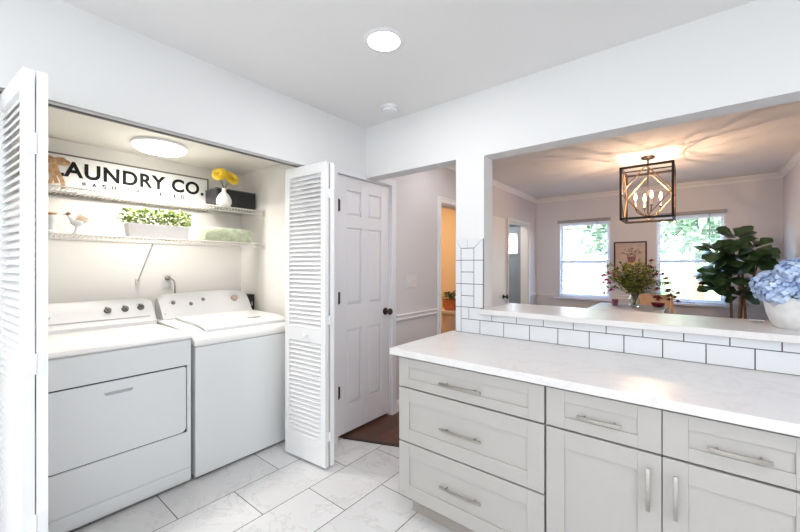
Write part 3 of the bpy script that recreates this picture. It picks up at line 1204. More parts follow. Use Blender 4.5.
m.prism([(hz - .017, 0), (hz + .012, 0), (hz + .010, .008), (hz - .004, .014), (hz - .013, .008)][::-1], 1, 0, .001)
m.bm.clear()
for i in range(10):   # scooped grip, a half-moon lip
    t0, t1 = -1 + 2 * i / 10, -1 + 2 * (i + 1) / 10
    for (ta, tb) in ((t0, t1),):
        za, zb = .012 * (1 - ta * ta), .012 * (1 - tb * tb)
        v = [(AX + .004, hy + ta * .065, hz + .004), (AX + .004, hy + tb * .065, hz + .004), (AX + .004 + zb, hy + tb * .065, hz + .004), (AX + .004 + za, hy + ta * .065, hz + .004)]
        u_ = [(p[0], p[1], p[2] + .008) for p in v]
        A = [m.bm.verts.new(p) for p in v]
        B = [m.bm.verts.new(p) for p in u_]
        m.bm.faces.new(A)
        m.bm.faces.new(B[::-1])
        for k in range(4):
            m.bm.faces.new((A[k], B[k], B[(k + 1) % 4], A[(k + 1) % 4]))
m.box(AX + .0041, AX + .005, hy - .060, hy + .060, hz - .004, hz + .003)
m.build('door_grip', 'console_grey', dd_)  # grey colour stands in for the shadow of a hollow grip
for yy in (dy0 + .06, dy1 - .06):
    for xx in (-3.1, -2.52):
        MB().lathe([(.018, 0), (.022, .008), (.012, .012), (.010, .02)], (xx, yy, 0), 12).build('foot', 'black_plastic', dr)


def console(t, y0, y1, arch, z0=.95, z1=1.13, xb=-3.27, xf=-3.10, xt=-3.20, end=.035):
    """sloping control panel with rounded ends"""
    mb = MB()
    n = 16
    rows = []
    for i in range(n + 1):
        s_ = i / n
        e = min(1, min(s_, 1 - s_) * (y1 - y0) / end)
        k = math.sqrt(max(0, 1 - (1 - e) ** 2)) * .12 + .88 if e < 1 else 1
        y = y0 + (y1 - y0) * s_
        zt = z0 + (z1 - z0 + arch * (1 - (2 * s_ - 1) ** 2)) * k
        prof = [(xb, z0 - .012), (xf + .012, z0 - .012), (xf + .012, z0 + .012), (xf, z0 + .02), (xf - (xf - xt) * .55, z0 + (zt - z0) * .6), (xt, zt - .014), (xt - .016, zt - .001), (xt - .035, zt), (xb, zt - .02)]
        rows.append([mb.bm.verts.new((p[0], y, p[1])) for p in prof])
    for i in range(n):
        for k in range(len(prof)):
            k2 = (k + 1) % len(prof)
            mb.bm.faces.new((rows[i][k], rows[i + 1][k], rows[i + 1][k2], rows[i][k2]))
    mb.bm.faces.new(rows[0][::-1])
    mb.bm.faces.new(rows[-1])
    return mb.build('console', 'console_white', t, smooth='auto')


def on_console(y, z, z0=.95, zt=1.14, xf=-3.10, xt=-3.20):
    f = (z - (z0 + .02)) / (zt - .014 - z0 - .02)
    x = xf + (xt - xf) * f
    tilt = math.atan2(xf - xt, zt - z0 - .034)
    return x, tilt


def dial(t, y, z, r, h, m_, zt=1.14, ring=None, name='knob', seg=20, grip=True):
    x, tilt = on_console(y, z, zt=zt)
    mx = Matrix.Translation((x, y, z)) @ Matrix.Rotation(-tilt, 4, 'Y') @ Matrix.Rotation(R(90), 4, 'Y')
    if ring:
        MB().lathe([(.001, .0005), (ring, .0005), (ring, .003), (.001, .003)], (0, 0, 0), 28, mx).build('dial_plate', 'trim_white', t, smooth='auto')
        MB().lathe([(ring, .0005), (ring + .003, .0005), (ring + .003, .0022), (ring, .0022)], (0, 0, 0), 28, mx).build('dial_ring', 'console_grey', t, smooth='auto')
    mb = MB()
    mb.lathe([(.001, .001), (r, .001), (r * .95, h * .7), (r * .85, h), (.001, h)], (0, 0, 0), seg, mx)
    if grip:
        mb.box(-r * .95, r * .95, -r * .22, r * .22, h * .9, h * 1.35, mx @ Matrix.Rotation(R(35), 4, 'Z'))
    return mb.build(name, m_, t, smooth='auto')


console(dr, dy0, .968, .0, z1=1.12)
for y, z in ((.69, 1.05), (.79, 1.052), (.885, 1.055)):
    dial(dr, y, z, .022, .020, 'knob_dark', zt=1.12, ring=.034)
dial(dr, .372, 1.045, .034, .024, 'console_white', zt=1.12, ring=.045, name='timer_dial')
m = MB()
x_, tl_ = on_console(.5, .99, zt=1.12)
m.box(-.0005, .001, .30, .93, -.003, .003, Matrix.Translation((x_ + .001, 0, .995)) @ Matrix.Rotation(-tl_, 4, 'Y'))
m.build('console_crease', 'console_grey', dr)
root_at(dr)

# ================================================================ WASHER
wa = thing('washing_machine', 'white top-loading washing machine, right of the pair', 'washing machine', (-2.8, 1.34, 0))
wy0, wy1 = .975, 1.705
MB().box(-3.16, AX, wy0 + .004, wy1 - .004, .02, .845).build('body', 'appliance', wa, bevel=.006)
m = MB()
top = [(-3.20, .850), (-3.20, .955), (-3.0, .955), (-2.72, .945), (-2.60, .934), (-2.52, .918), (-2.475, .902), (-2.455, .885), (-2.446, .86), (-2.448, .850)]
m.prism(top, 1, wy0, wy1)
m.build('top_panel', 'appliance_top', wa, bevel=.008, smooth='auto')
MB().box(-3.15, AX - .004, wy0 + .008, wy1 - .008, .844, .8505).build('seam', 'console_grey', wa)
m = MB()
ly0, ly1 = 1.075, 1.69
lt = [(-3.05, .974), (-2.72, .970), (-2.62, .963), (-2.56, .952), (-2.53, .940), (-2.524, .930)]
low = [(x, z - .017) for x, z in lt[::-1]]
m.prism(lt + low, 1, ly0, ly1)
MB().prism([(-3.055, .954), (-2.72, .944), (-2.62, .935), (-2.535, .920), (-2.535, .927), (-2.62, .946), (-2.72, .954), (-3.055, .960)], 1, ly0 + .005, ly1 - .005).build('lid_seam', 'console_grey', wa)
lid = m.build('lid', 'appliance_top', wa, bevel=.004, smooth='auto')
MB().box(-2.67, -2.63, 1.44, 1.53, .966, .9685, None).build('lid_badge', 'console_grey', lid)
MB().box(-3.075, -3.062, 1.60, 1.64, .955, .968).build('lid_hinge', 'console_grey', wa)
console(wa, wy0 + .035, wy1 + .015, .014, z1=1.135, end=.06)
for y, z, rr in ((1.10, 1.072, .015), (1.225, 1.055, .015), (1.325, 1.082, .015)):
    dial(wa, y, z, rr, .012, 'knob_silver', zt=1.145, ring=.024)
dial(wa, 1.585, 1.076, .030, .022, 'dial_tan', zt=1.145, ring=.050, name='cycle_dial')
x_, tl_ = on_console(1.0, 1.0, zt=1.14)
MB().lathe([(.001, 0), (.006, 0), (.006, .004), (.001, .004)], (x_, 1.03, .995), 10, Matrix.Rotation(R(65), 4, 'Y')).build('indicator', 'console_grey', wa)
for yy in (wy0 + .06, wy1 - .06):
    for xx in (-3.1, -2.52):
        MB().lathe([(.018, 0), (.022, .008), (.012, .012), (.010, .02)], (xx, yy, 0), 12).build('foot', 'black_plastic', wa)
root_at(wa)

# valve box with hoses behind the washer
vb = thing('valve_box', 'black valve box with hoses on wall behind the washer', 'valve box', (-3.40, 1.74, .98))
m = MB()
m.box(-3.449, -3.20, 1.738, 1.799, .93, 1.095)
m.build('box', 'black_plastic', vb, bevel=.004)
m = MB()
m.tube([(-3.21, 1.755, .96), (-3.195, 1.755, .955), (-3.193, 1.755, .90), (-3.31, 1.75, .5), (-3.34, 1.70, .3)], .010, 8)
m.tube([(-3.21, 1.78, .96), (-3.19, 1.78, .95), (-3.188, 1.78, .90), (-3.31, 1.76, .5), (-3.34, 1.74, .3)], .010, 8)
m.build('hoses', 'black_plastic', vb, smooth='auto')
MB().tube([(-3.205, 1.76, 1.0), (-3.175, 1.76, 1.0), (-3.175, 1.76, 1.03)], .008, 8).build('valve_lever', 'nickel', vb)
root_at(vb)

# outlet and cord
ot = thing('electrical_outlet', 'ivory wall outlet with a grey plug above the washer', 'outlet', (-3.45, 1.154, 1.235))
MB().box(-3.449, -3.443, 1.115, 1.193, 1.175, 1.30).build('cover_plate', 'switch_plate', ot, bevel=.002)
MB().box(-3.4435, -3.4415, 1.138, 1.170, 1.190, 1.222).build('lower_socket', 'trim_white', ot, bevel=.001)
root_at(ot)
pc = thing('power_cord', 'grey power cord plugged in above the washing machine', 'cord', (-3.42, 1.154, 1.25))
MB().lathe([(.002, 0), (.022, 0), (.020, .02), (.012, .032), (.002, .034)], (-3.4425, 1.154, 1.262), 14, Matrix.Rotation(R(90), 4, 'Y')).build('plug', 'cord', pc, smooth='auto')
MB().tube([(-3.41, 1.154, 1.262), (-3.39, 1.165, 1.258), (-3.385, 1.185, 1.235), (-3.385, 1.192, 1.19), (-3.385, 1.192, .8), (-3.36, 1.2, .5)], .0065, 8).build('cable', 'cord', pc, smooth='auto')
root_at(pc)


# ================================================================ WIRE SHELVES
SY0, SY1 = -.045, 1.795


def wire_shelf(z, label, brace):
    t = thing('wire_shelf', label, 'shelf', (-3.24, .87, z))
    xf = -3.03
    m = MB()
    m.tube([(xf, SY0, z), (xf, SY1, z)], .0048, 6)
    m.tube([(xf, SY0, z - .034), (xf, SY1, z - .034)], .0048, 6)
    m.tube([(-3.24, SY0, z - .004), (-3.24, SY1, z - .004)], .003, 6)
    m.tube([(-3.44, SY0, z - .004), (-3.44, SY1, z - .004)], .003, 6)
    m.build('rails', 'wire_white', t)
    m = MB()
    n = 72
    for k in range(n):
        y = SY0 + .02 + (SY1 - SY0 - .04) * k / (n - 1)
        m.tube([(-3.446, y, z + .004), (xf + .003, y, z + .004), (xf + .005, y, z - .034)], .0024, 4)
    m.build('wires', 'wire_white', t)
    for yb in brace:
        b_ = MB().tube([(xf, yb, z - .036), (-3.438, yb + .02, z - .32)], .006, 8).box(-3.449, -3.436, yb + .005, yb + .035, z - .35, z - .305)
        b_.build('brace', 'wire_white', t)
    for yy in (.33, 1.25):
        MB().box(-3.449, -3.432, yy - .01, yy + .01, z - .020, z + .002).build('wall_clip', 'wire_white', t)
    MB().box(-3.05, -3.01, SY1 - .004, SY1 + .004, z - .045, z + .012).build('end_bracket', 'wire_white', t)
    root_at(t)
    return t


wire_shelf(1.855, 'upper white wire shelf carrying the laundry sign', [])
wire_shelf(1.562, 'lower white wire shelf carrying the herb planter', [.925])
ZU, ZL = 1.8625, 1.5695

# ================================================================ SIGN
sg = thing('laundry_sign', 'long white framed sign with black laundry lettering on upper shelf', 'sign', (-3.43, .9, ZU))
sy0, sy1, sz0, sz1 = .30, 1.478, ZU, 2.148
sxf = -3.425
MB().box(sxf - .012, sxf, sy0 + .008, sy1 - .008, sz0 + .008, sz1 - .008).build('board', 'sign_white', sg)
m = MB()
fo = sxf + .007
m.box(sxf - .014, fo, sy0, sy1, sz1 - .010, sz1)
m.box(sxf - .014, fo, sy0, sy1, sz0, sz0 + .010)
m.box(sxf - .014, fo, sy0, sy0 + .010, sz0 + .010, sz1 - .010)
m.box(sxf - .014, fo, sy1 - .010, sy1, sz0 + .010, sz1 - .010)
m.build('frame', 'sign_frame', sg)


def text(parent, s_, y0, y1, zb, cap, mname, name='lettering', bold=0, space=1.0):
    cu = bpy.data.curves.new('txt', 'FONT')
    cu.body = s_
    cu.size = 1
    cu.offset = bold
    cu.extrude = .004
    cu.space_character = space
    o = bpy.data.objects.new('txt', cu)
    C.objects.link(o)
    bpy.context.view_layer.update()
    me = bpy.data.meshes.new_from_object(o.evaluated_get(bpy.context.evaluated_depsgraph_get()))
    bpy.data.objects.remove(o)
    xs = [v.co.x for v in me.vertices]
    ys = [v.co.y for v in me.vertices]
    a0, a1, b0, b1 = min(xs), max(xs), min(ys), max(ys)
    for v in me.vertices:
        u_ = (v.co.x - a0) / (a1 - a0)
        h_ = (v.co.y - b0) / (b1 - b0)
        v.co = (sxf + .0012 + (v.co.z) * .2, y0 + (y1 - y0) * u_, zb + cap * h_)
    me.materials.clear()
    me.materials.append(M[mname])
    ob = bpy.data.objects.new(name, me)
    C.objects.link(ob)
    ob.parent = parent
    return ob


text(sg, 'LAUNDRY CO.', .44, 1.437, 1.991, .112, 'sign_black', 'main_lettering', .030, 1.10)
for wd, ya, yb in (('WASH', .60, .80), ('DRY', .875, 1.01), ('FOLD', 1.09, 1.278)):
    n_ = len(wd)
    wl = .026
    for k, chr_ in enumerate(wd):
        y_ = ya + (yb - ya - wl) * k / (n_ - 1)
        text(sg, chr_, y_, y_ + wl, 1.939, .031, 'sign_black', 'letter', .03)
root_at(sg)

# ribbon bow over the sign's left corner
bw = thing('ribbon_bow', 'tan ribbon bow with long tails over the sign left end', 'bow', (-3.385, .448, 2.08))
m = MB()
for s_ in (-1, 1):
    for (ln, hg, tw) in ((.085, .017, -.012), (.060, .012, .010)):
        n = 14
        prev = None
        for i in range(n + 1):
            q = math.pi * 2 * i / n
            yy = .448 + s_ * ln * (1 - math.cos(q)) / 2
            zz = 2.085 + hg * math.sin(q) + tw * (1 - math.cos(q)) / 2
            cur = ((-3.414, yy, zz), (-3.376, yy, zz + .010))
            if prev:
                m.poly([prev[0], prev[1], cur[1], cur[0]])
            prev = cur
m.build('loops', 'ribbon', bw, solid=.0025, recalc=False)
m = MB()
for s_, wv, ln in ((-.9, .010, .17), (.95, -.006, .185), (.25, .008, .15), (-.3, -.008, .16)):
    prev = None
    for i in range(12):
        t_ = i / 11
        yy = .448 + s_ * .055 * t_ ** .8 + wv * math.sin(t_ * 7)
        zz = 2.08 - ln * t_
        cur = ((-3.402 + .006 * math.sin(t_ * 9), yy - .011, zz), (-3.392 + .006 * math.sin(t_ * 9), yy + .011, zz + .003))
        if prev:
            m.poly([prev[0], prev[1], cur[1], cur[0]])
        prev = cur
m.build('tails', 'ribbon', bw, solid=.0025, recalc=False)
MB().blob((-3.388, .448, 2.084), .015, 2, (1.1, .9, 1)).build('knot', 'ribbon', bw, smooth=True)
root_at(bw)

# vase with yellow gerberas
vz = tag(MB().lathe([(.03, 0), (.050, .006), (.060, .035), (.058, .065), (.042, .098), (.018, .125), (.014, .145), (.019, .155), (.014, .154), (.010, .14)], (-3.09, 1.462, ZU), 28).build('bud_vase', 'ceramic_white', smooth=True),
         'small round white bud vase in front of the black box', 'vase')
fl = thing('flower_bouquet', 'bunch of yellow daisies standing in the white bud vase', 'flowers', (-3.09, 1.462, ZU + .15))
YP = [(-3.06, 1.405, 2.125), (-3.03, 1.505, 2.10), (-3.12, 1.45, 2.15), (-3.12, 1.53, 2.135)]
for (x, y, z) in YP:
    MB().tube([(-3.09, 1.462, ZU + .03), (-3.09, 1.462, ZU + .15), (x - .01, y, z - .01)], .0022, 6).build('stem', 'leaf_green', fl)
    m = MB()
    face = Vector((.75, (y - 1.462) * 6 - .25, .35)).normalized()
    up = face.orthogonal().normalized()
    rt = face.cross(up)
    for ring, (L_, cnt, cu_) in enumerate(((.056, 22, .15), (.046, 20, -.05), (.034, 18, -.2), (.022, 14, -.3))):
        for k in range(cnt):
            q = 2 * math.pi * (k + .5 * ring) / cnt
            d = up * math.cos(q) + rt * math.sin(q)
            m.leaf(Vector((x, y, z)) + d * .005 + face * .004 * ring, d + face * .12 * ring, face, L_, .018, .1, cu_, 3)
    f_ = m.build('flower', 'yellow_petal', fl, recalc=False)
    m = MB()
    m.blob(Vector((x, y, z)) + face * .010, .006, 2)
    m.build('flower_eye', 'flower_eye', f_, smooth=True)
root_at(fl)

# black storage box
bb = thing('storage_box', 'black two-panel storage box at the right end of upper shelf', 'box', (-3.23, 1.61, ZU))
MB().box(-3.37, -3.155, 1.43, 1.785, ZU, 2.025).build('box', 'black_box', bb, bevel=.004)
m = MB()
for a_, b_ in ((1.437, 1.602), (1.612, 1.778)):
    m.box(-3.155, -3.149, a_, b_, ZU + .012, 2.01)
m.build('front_panel', 'black_box', bb, bevel=.002)
MB().box(-3.374, -3.151, 1.427, 1.788, 2.0252, 2.0325).build('lid', 'knob_dark', bb, bevel=.002)
root_at(bb)

# herb planter
hp = thing('herb_planter', 'white trough planter with bushy light green herbs', 'potted plant', (-3.12, .985, ZL))
m = MB()
x0, x1, y0, y1 = -3.18, -3.065, .785, 1.185
zt = ZL + .098
lo = [(x0 + .008, y0 + .012), (x1 - .008, y0 + .012), (x1 - .008, y1 - .012), (x0 + .008, y1 - .012)]
hi = [(x0, y0), (x1, y0), (x1, y1), (x0, y1)]
A = [m.bm.verts.new((*p, ZL)) for p in lo]
B = [m.bm.verts.new((*p, zt)) for p in hi]
I = [m.bm.verts.new((p[0] + (.008 if p[0] < -3.1 else -.008), p[1] + (.008 if p[1] < 1 else -.008), zt)) for p in hi]
J = [m.bm.verts.new((v.co.x, v.co.y, zt - .015)) for v in I]
m.bm.faces.new(A[::-1])
for a_, b_ in ((A, B), (B, I), (I, J)):
    for k in range(4):
        m.bm.faces.new((a_[k], a_[(k + 1) % 4], b_[(k + 1) % 4], b_[k]))
m.mi = 1
f = m.bm.faces.new(J)
f.material_index = 1
m.build('trough', ['planter_white', 'soil'], hp, bevel=.002)
m = MB()
for k in range(5):
    yc = .81 + .0875 * k
    for j in range(75):
        v = Vector((random.gauss(0, .5), random.gauss(0, .5), abs(random.gauss(0, .8)) - .1))
        if v.length > 1.25:
            v.normalize()
        c = Vector((-3.12 + v.x * .065, yc + v.y * .06, zt + .010 + min(1.0, v.z) * .095))
        for q in range(3):
            d = Vector((random.uniform(-1, 1), random.uniform(-1, 1), random.uniform(-.3, .9)))
            m.leaf(c, d, (random.uniform(-1, 1), random.uniform(-1, 1), 1.2), random.uniform(.017, .030), .016, nseg=2)
m.build('foliage', 'herb_green', hp, recalc=False)
root_at(hp)

# rolled towel
m = MB()
n = 28
pts = []
for i in range(n):
    q = 2 * math.pi * i / n
    xx = math.copysign(abs(math.cos(q)) ** .7, math.cos(q)) * .062
    zz = math.copysign(abs(math.sin(q)) ** .8, math.sin(q)) * .058
    pts.append((xx - 3.12, zz + ZL + .0585))
rings = []
ny = 14
for j in range(ny + 1):
    y = 1.30 + .40 * j / ny
    k_ = .93 if j in (0, ny) else 1
    wob = 1 + .03 * math.sin(j * 1.7)
    rings.append([m.bm.verts.new((-3.12 + (p[0] + 3.12) * k_ * wob, y, ZL + (p[1] - ZL) * (k_ if p[1] > ZL + .05 else 1))) for p in pts])
for j in range(ny):
    for i in range(n):
        m.bm.faces.new((rings[j][i], rings[j + 1][i], rings[j + 1][(i + 1) % n], rings[j][(i + 1) % n]))
m.bm.faces.new(rings[0][::-1])
m.bm.faces.new(rings[-1])
tw = thing('rolled_towel', 'pale green leaf-patterned towel rolled up on lower shelf', 'towel', (-3.12, 1.5, ZL))
m.build('roll', 'towel', tw, smooth='auto')
m = MB()   # spiral edge on the right end
prev = None
for i in range(40):
    q = i * .42
    rr = .006 + .0009 * i
    c_ = (-3.12 + rr * math.cos(q) * 1.15, ZL + .05 + rr * math.sin(q))
    if prev:
        m.poly([(prev[0], 1.698, prev[1]), (c_[0], 1.698, c_[1]), (c_[0], 1.712, c_[1]), (prev[0], 1.712, prev[1])])
    prev = c_
m.build('spiral_end', 'towel', tw, solid=.004, recalc=False)
root_at(tw)

# ceramic candle pedestal and bird figurine
cp = thing('candle_stand', 'white ceramic candle stand with a brown band, behind bifold', 'candle stand', (-3.13, .40, ZL))
MB().lathe([(.034, 0), (.036, .01), (.024, .022), (.022, .06), (.030, .075), (.034, .10), (.030, .112), (.010, .112)], (-3.13, .40, ZL), 22).build('stand', 'ceramic_white', cp, smooth='auto')
MB().lathe([(.022, .112), (.023, .118), (.032, .126), (.030, .131), (.004, .131)], (-3.13, .40, ZL), 18).build('band', 'ribbon', cp, smooth='auto')
root_at(cp)
bf = thing('bird_figurine', 'white ceramic bird figurine with raised wings and brown head', 'figurine', (-3.13, .525, ZL))
m = MB()
m.lathe([(.026, 0), (.028, .006), (.016, .014), (.010, .04), (.012, .055), (.004, .06)], (-3.13, .525, ZL), 18)
m.blob((-3.13, .525, ZL + .078), .030, 3, (.75, 1.15, .8))
m.tube([(-3.13, .505, ZL + .088), (-3.13, .490, ZL + .112), (-3.13, .487, ZL + .125)], [.016, .011, .010], 10)
m.tube([(-3.13, .55, ZL + .082), (-3.13, .578, ZL + .098), (-3.13, .600, ZL + .108)], [.012, .008, .004], 8)
m.build('body', 'ceramic_white', bf, smooth=True)
m = MB()
for s_ in (-1, 1):
    for k in range(5):
        m.leaf((-3.13 + s_ * .014, .515 + .006 * k, ZL + .09), (s_ * .35, .55 + .2 * k, .85 - .14 * k), (s_, 0, 0), .058, .017, nseg=4)
m.build('wings', 'pedestal_cream', bf, solid=.003, recalc=False)
m = MB()
m.blob((-3.13, .484, ZL + .129), .0125, 2)
m.tube([(-3.13, .475, ZL + .129), (-3.13, .458, ZL + .124)], [.005, .001], 6)
m.build('head', 'trunk', bf, smooth=True)
root_at(bf)

# ================================================================ HALL
sw = thing('light_switch', 'pale three-gang wall switch above the hall chair rail', 'light switch', (XL, 2.83, 1.214))
MB().box(XL + .0005, XL + .007, 2.745, 2.915, 1.15, 1.275).build('cover_plate', 'switch_plate', sw, bevel=.002)
for k in range(3):
    y = 2.785 + .046 * k
    MB().box(XL + .007, XL + .010, y - .008, y + .008, 1.197, 1.228).box(XL + .010, XL + .020, y - .004, y + .004, 1.214, 1.224).build('toggle', 'trim_white', sw)
root_at(sw)

pd = thing('pedestal', 'cream pedestal column in the orange room doorway', 'pedestal', (-2.72, 4.55, .004))
m = MB()
m.lathe([(.15, .004), (.15, .05), (.125, .065), (.115, .62), (.125, .655), (.15, .67), (.16, .69), (.16, .722), (.02, .722)], (-2.72, 4.55, 0), 32)
m.build('column', 'pedestal_cream', pd, smooth='auto')
root_at(pd)
pp_ = thing('potted_plant', 'terracotta pot with dark leafy plant on the cream pedestal', 'potted plant', (-2.72, 4.55, .722))
MB().lathe([(.075, .722), (.10, .74), (.118, .80), (.112, .845), (.122, .850), (.122, .875), (.105, .875), (.10, .855), (.01, .855)], (-2.72, 4.55, 0), 28).build('pot', 'terracotta', pp_, smooth='auto')
m = MB()
for _ in range(150):
    q = random.uniform(0, 6.28)
    rr = random.uniform(0, .105)
    base = Vector((-2.72 + rr * math.cos(q), 4.55 + rr * math.sin(q), .88 + random.uniform(0, .09)))
    m.leaf(base, (math.cos(q), math.sin(q), random.uniform(-.2, 1)), (0, 0, 1), random.uniform(.04, .07), .035, nseg=3)
m.build('foliage', 'leaf_green', pp_, recalc=False)
root_at(pp_)

# ================================================================ DINING
tb = thing('dining_table', 'grey tall dining table below the chandelier', 'table', (-.56, 4.6, .004))
MB().box(-.90, -.22, 3.95, 5.17, .862, .898).build('tabletop', 'table_wood', tb, bevel=.004)
MB().box(-.86, -.26, 3.99, 4.01, .78, .862).box(-.86, -.26, 5.11, 5.13, .78, .862).box(-.86, -.84, 4.01, 5.11, .78, .862).box(-.28, -.26, 4.01, 5.11, .78, .862).build('apron', 'table_wood', tb)
for x in (-.86, -.26):
    for y in (3.99, 5.13):
        sx = 1 if x < -.5 else -1
        sy = 1 if y < 4.5 else -1
        MB().box(min(x, x + sx * .06), max(x, x + sx * .06), min(y, y + sy * .06), max(y, y + sy * .06), .004, .78).build('leg', 'table_wood', tb, bevel=.003)
root_at(tb)

dc = thing('dining_chair', 'light wooden chair with a solid back behind the table', 'chair', (-.37, 5.45, .004))
m = MB()
m.box(-.58, -.17, 5.20, 5.60, .60, .635)
m.build('seat', 'chair_wood', dc, bevel=.006)
m = MB()
m.box(-.54, -.21, 5.575, 5.595, .82, 1.0)
m.build('backrest', 'chair_wood', dc, bevel=.004)
for x in (-.575, -.205):
    MB().box(x, x + .03, 5.57, 5.60, .004, 1.0).build('rear_leg', 'chair_wood', dc, bevel=.003)
    MB().box(x, x + .03, 5.21, 5.24, .004, .60).build('front_leg', 'chair_wood', dc, bevel=.003)
MB().box(-.545, -.205, 5.215, 5.235, .25, .28).build('stretcher', 'chair_wood', dc)
root_at(dc)

TZ = .898
tag(MB().lathe([(.02, TZ), (.026, TZ + .004), (.036, TZ + .07), (.033, TZ + .07), (.024, TZ + .01), (.002, TZ + .01)], (-.70, 4.88, 0), 20).build('tealight_glass', 'pink_glass', smooth='auto'),
    'small rose glass tumbler left of the bouquet', 'glass')
m = MB()
m.lathe([(.035, TZ), (.055, TZ + .01), (.068, TZ + .045), (.062, TZ + .045), (.05, TZ + .015), (.003, TZ + .012)], (-.30, 5.04, 0), 20)
tag(m.build('bowl', 'red_petal', smooth='auto'), 'small dark red bowl on the table right of the bouquet', 'bowl')
vs_ = tag(MB().lathe([(.035, TZ), (.045, TZ + .005), (.055, TZ + .05), (.050, TZ + .10), (.035, TZ + .13), (.042, TZ + .15), (.039, TZ + .15), (.031, TZ + .13), (.046, TZ + .10), (.050, TZ + .05), (.04, TZ + .012), (.002, TZ + .01)],
                     (-.505, 4.84, 0), 24).build('glass_vase', 'clear_glass', smooth='auto'), 'clear glass vase holding the wild bouquet on the table', 'vase')
bq = thing('wild_bouquet', 'loose wild bouquet of green sprigs and red blossoms in glass vase', 'flowers', (-.505, 4.84, TZ + .06))
vx, vy = -.505, 4.84
st = MB()
fg = MB()
tips = []
for k in range(95):
    q = random.uniform(0, 2 * math.pi)
    sp = random.uniform(.04, .29)
    h = random.uniform(.24, .52) - sp * .40
    tip = Vector((vx + sp * math.cos(q) * 1.15, vy + sp * math.sin(q) * .9, TZ + .08 + h))
    b0_ = Vector((vx + .018 * math.cos(q + 2), vy + .018 * math.sin(q + 2), TZ + .02))
    n1 = Vector((vx + .022 * math.cos(q), vy + .022 * math.sin(q), TZ + .14))
    md = n1.lerp(tip, .5) + Vector((0, 0, .03))
    st.tube([b0_, n1, md, tip], .0018, 4)
    for j in range(24):
        t_ = random.uniform(.05, 1)
        p_ = n1.lerp(md, t_ * 2) if t_ < .5 else md.lerp(tip, t_ * 2 - 1)
        d = Vector((random.uniform(-1, 1), random.uniform(-1, 1), random.uniform(-.2, 1)))
        fg.mi = 0 if random.random() < .7 else 1
        fg.leaf(p_, d, (random.uniform(-1, 1), random.uniform(-1, 1), 1), random.uniform(.03, .06), .020, nseg=2)
st.build('stems', 'leaf_green', bq)
fg.build('foliage', ['leaf_olive', 'leaf_green'], bq, recalc=False)
# outlying blossoms on thin stems
SP = []
for k in range(26):
    side = 1 if k < 16 else -1
    x = vx + side * random.uniform(.17, .42 if side > 0 else .31)
    y = vy + random.uniform(-.14, .10)
    z = TZ + random.uniform(.10, .42) - abs(x - vx) * .1
    SP.append((x, y, z, 'red_petal' if side > 0 else 'magenta_petal'))
SP += [(-.345, 4.80, 1.42, 'red_petal'), (-.35, 4.80, 1.35, 'red_petal'), (-.30, 4.78, 1.27, 'red_petal')]
for x, y, z, mm in SP:
    n1 = Vector((vx + (x - vx) * .12, vy, TZ + .15))
    s_ = MB().tube([(vx, vy, TZ + .03), n1, n1.lerp(Vector((x, y, z)), .55) + Vector((0, 0, .05)), (x, y, z)], .0013, 4)
    so = s_.build('flower_stem', 'leaf_green', bq)
    m = MB()
    for j in range(9):
        q = j * .7
        d = Vector((math.cos(q), math.sin(q), random.uniform(-.4, .5)))
        m.leaf((x, y, z), d, (0, 0, 1), .038, .030, nseg=2)
    m.blob((x, y, z + .002), .017, 1)
    m.build('blossom', mm, so, recalc=False)
for k in range(12):   # trailing leafy twigs at the right
    x = vx + random.uniform(.24, .52)
    z = TZ + random.uniform(.06, .36)
    y = vy + random.uniform(-.1, .1)
    n1 = Vector((vx + .03, vy, TZ + .15))
    m = MB()
    m.tube([n1, n1.lerp(Vector((x, y, z)), .5) + Vector((0, 0, .05)), (x, y, z)], .0012, 4)
    for j in range(7):
        p_ = n1.lerp(Vector((x, y, z)), .5).lerp(Vector((x, y, z)), .3 + j * .11)
        d = Vector((random.uniform(.2, 1), random.uniform(-.6, .6), random.uniform(-.6, .7)))
        m.leaf(p_, d, (0, random.uniform(-1, 1), 1), .032, .011, nseg=2)
    m.build('twig', 'leaf_green', bq, recalc=False)
root_at(bq)

# picture between the windows
pic = thing('framed_picture', 'black framed flower pot print between the two windows', 'picture', (-.733, YW - .015, 1.48))
px0, px1, pz0, pz1 = -.947, -.520, 1.14, 1.725
m = MB()
fw = .02
m.box(px0, px1, YW - .026, YW - .002, pz1 - fw, pz1)
m.box(px0, px1, YW - .026, YW - .002, pz0, pz0 + fw)
m.box(px0, px0 + fw, YW - .026, YW - .002, pz0 + fw, pz1 - fw)
m.box(px1 - fw, px1, YW - .026, YW - .002, pz0 + fw, pz1 - fw)
m.build('frame', 'picture_black', pic, bevel=.002)
m = MB()
m.box(px0 + fw, px1 - fw, YW - .014, YW - .003, pz0 + fw, pz1 - fw)
yy = YW - .0145
m.mi = 1
xc = -.715
m.prism([(xc - .06, 1.50), (xc + .06, 1.50), (xc + .04, 1.40), (xc - .04, 1.40)], 1, yy, yy + .0005)
for k in range(60):
    m.mi = 2 if k % 4 else 3
    q = random.uniform(.2, 2.95)
    L_ = random.uniform(.03, .17)
    bx_, bz_ = xc + L_ * math.cos(q) * .9, 1.505 + L_ * math.sin(q) * .75
    d = random.uniform(0, 3.14)
    r_ = .018
    m.prism([(bx_ + r_ * math.cos(d), bz_ + r_ * math.sin(d)), (bx_ + .006 * math.cos(d + 1.57), bz_ + .006 * math.sin(d + 1.57)),
             (bx_ - r_ * math.cos(d), bz_ - r_ * math.sin(d)), (bx_ + .006 * math.cos(d - 1.57), bz_ + .006 * math.sin(d - 1.57))], 1, yy - .0002 * k / 60, yy + .0006)
m.build('print', ['picture_mat', 'picture_pot', 'picture_green', 'picture_rose'], pic)
root_at(pic)

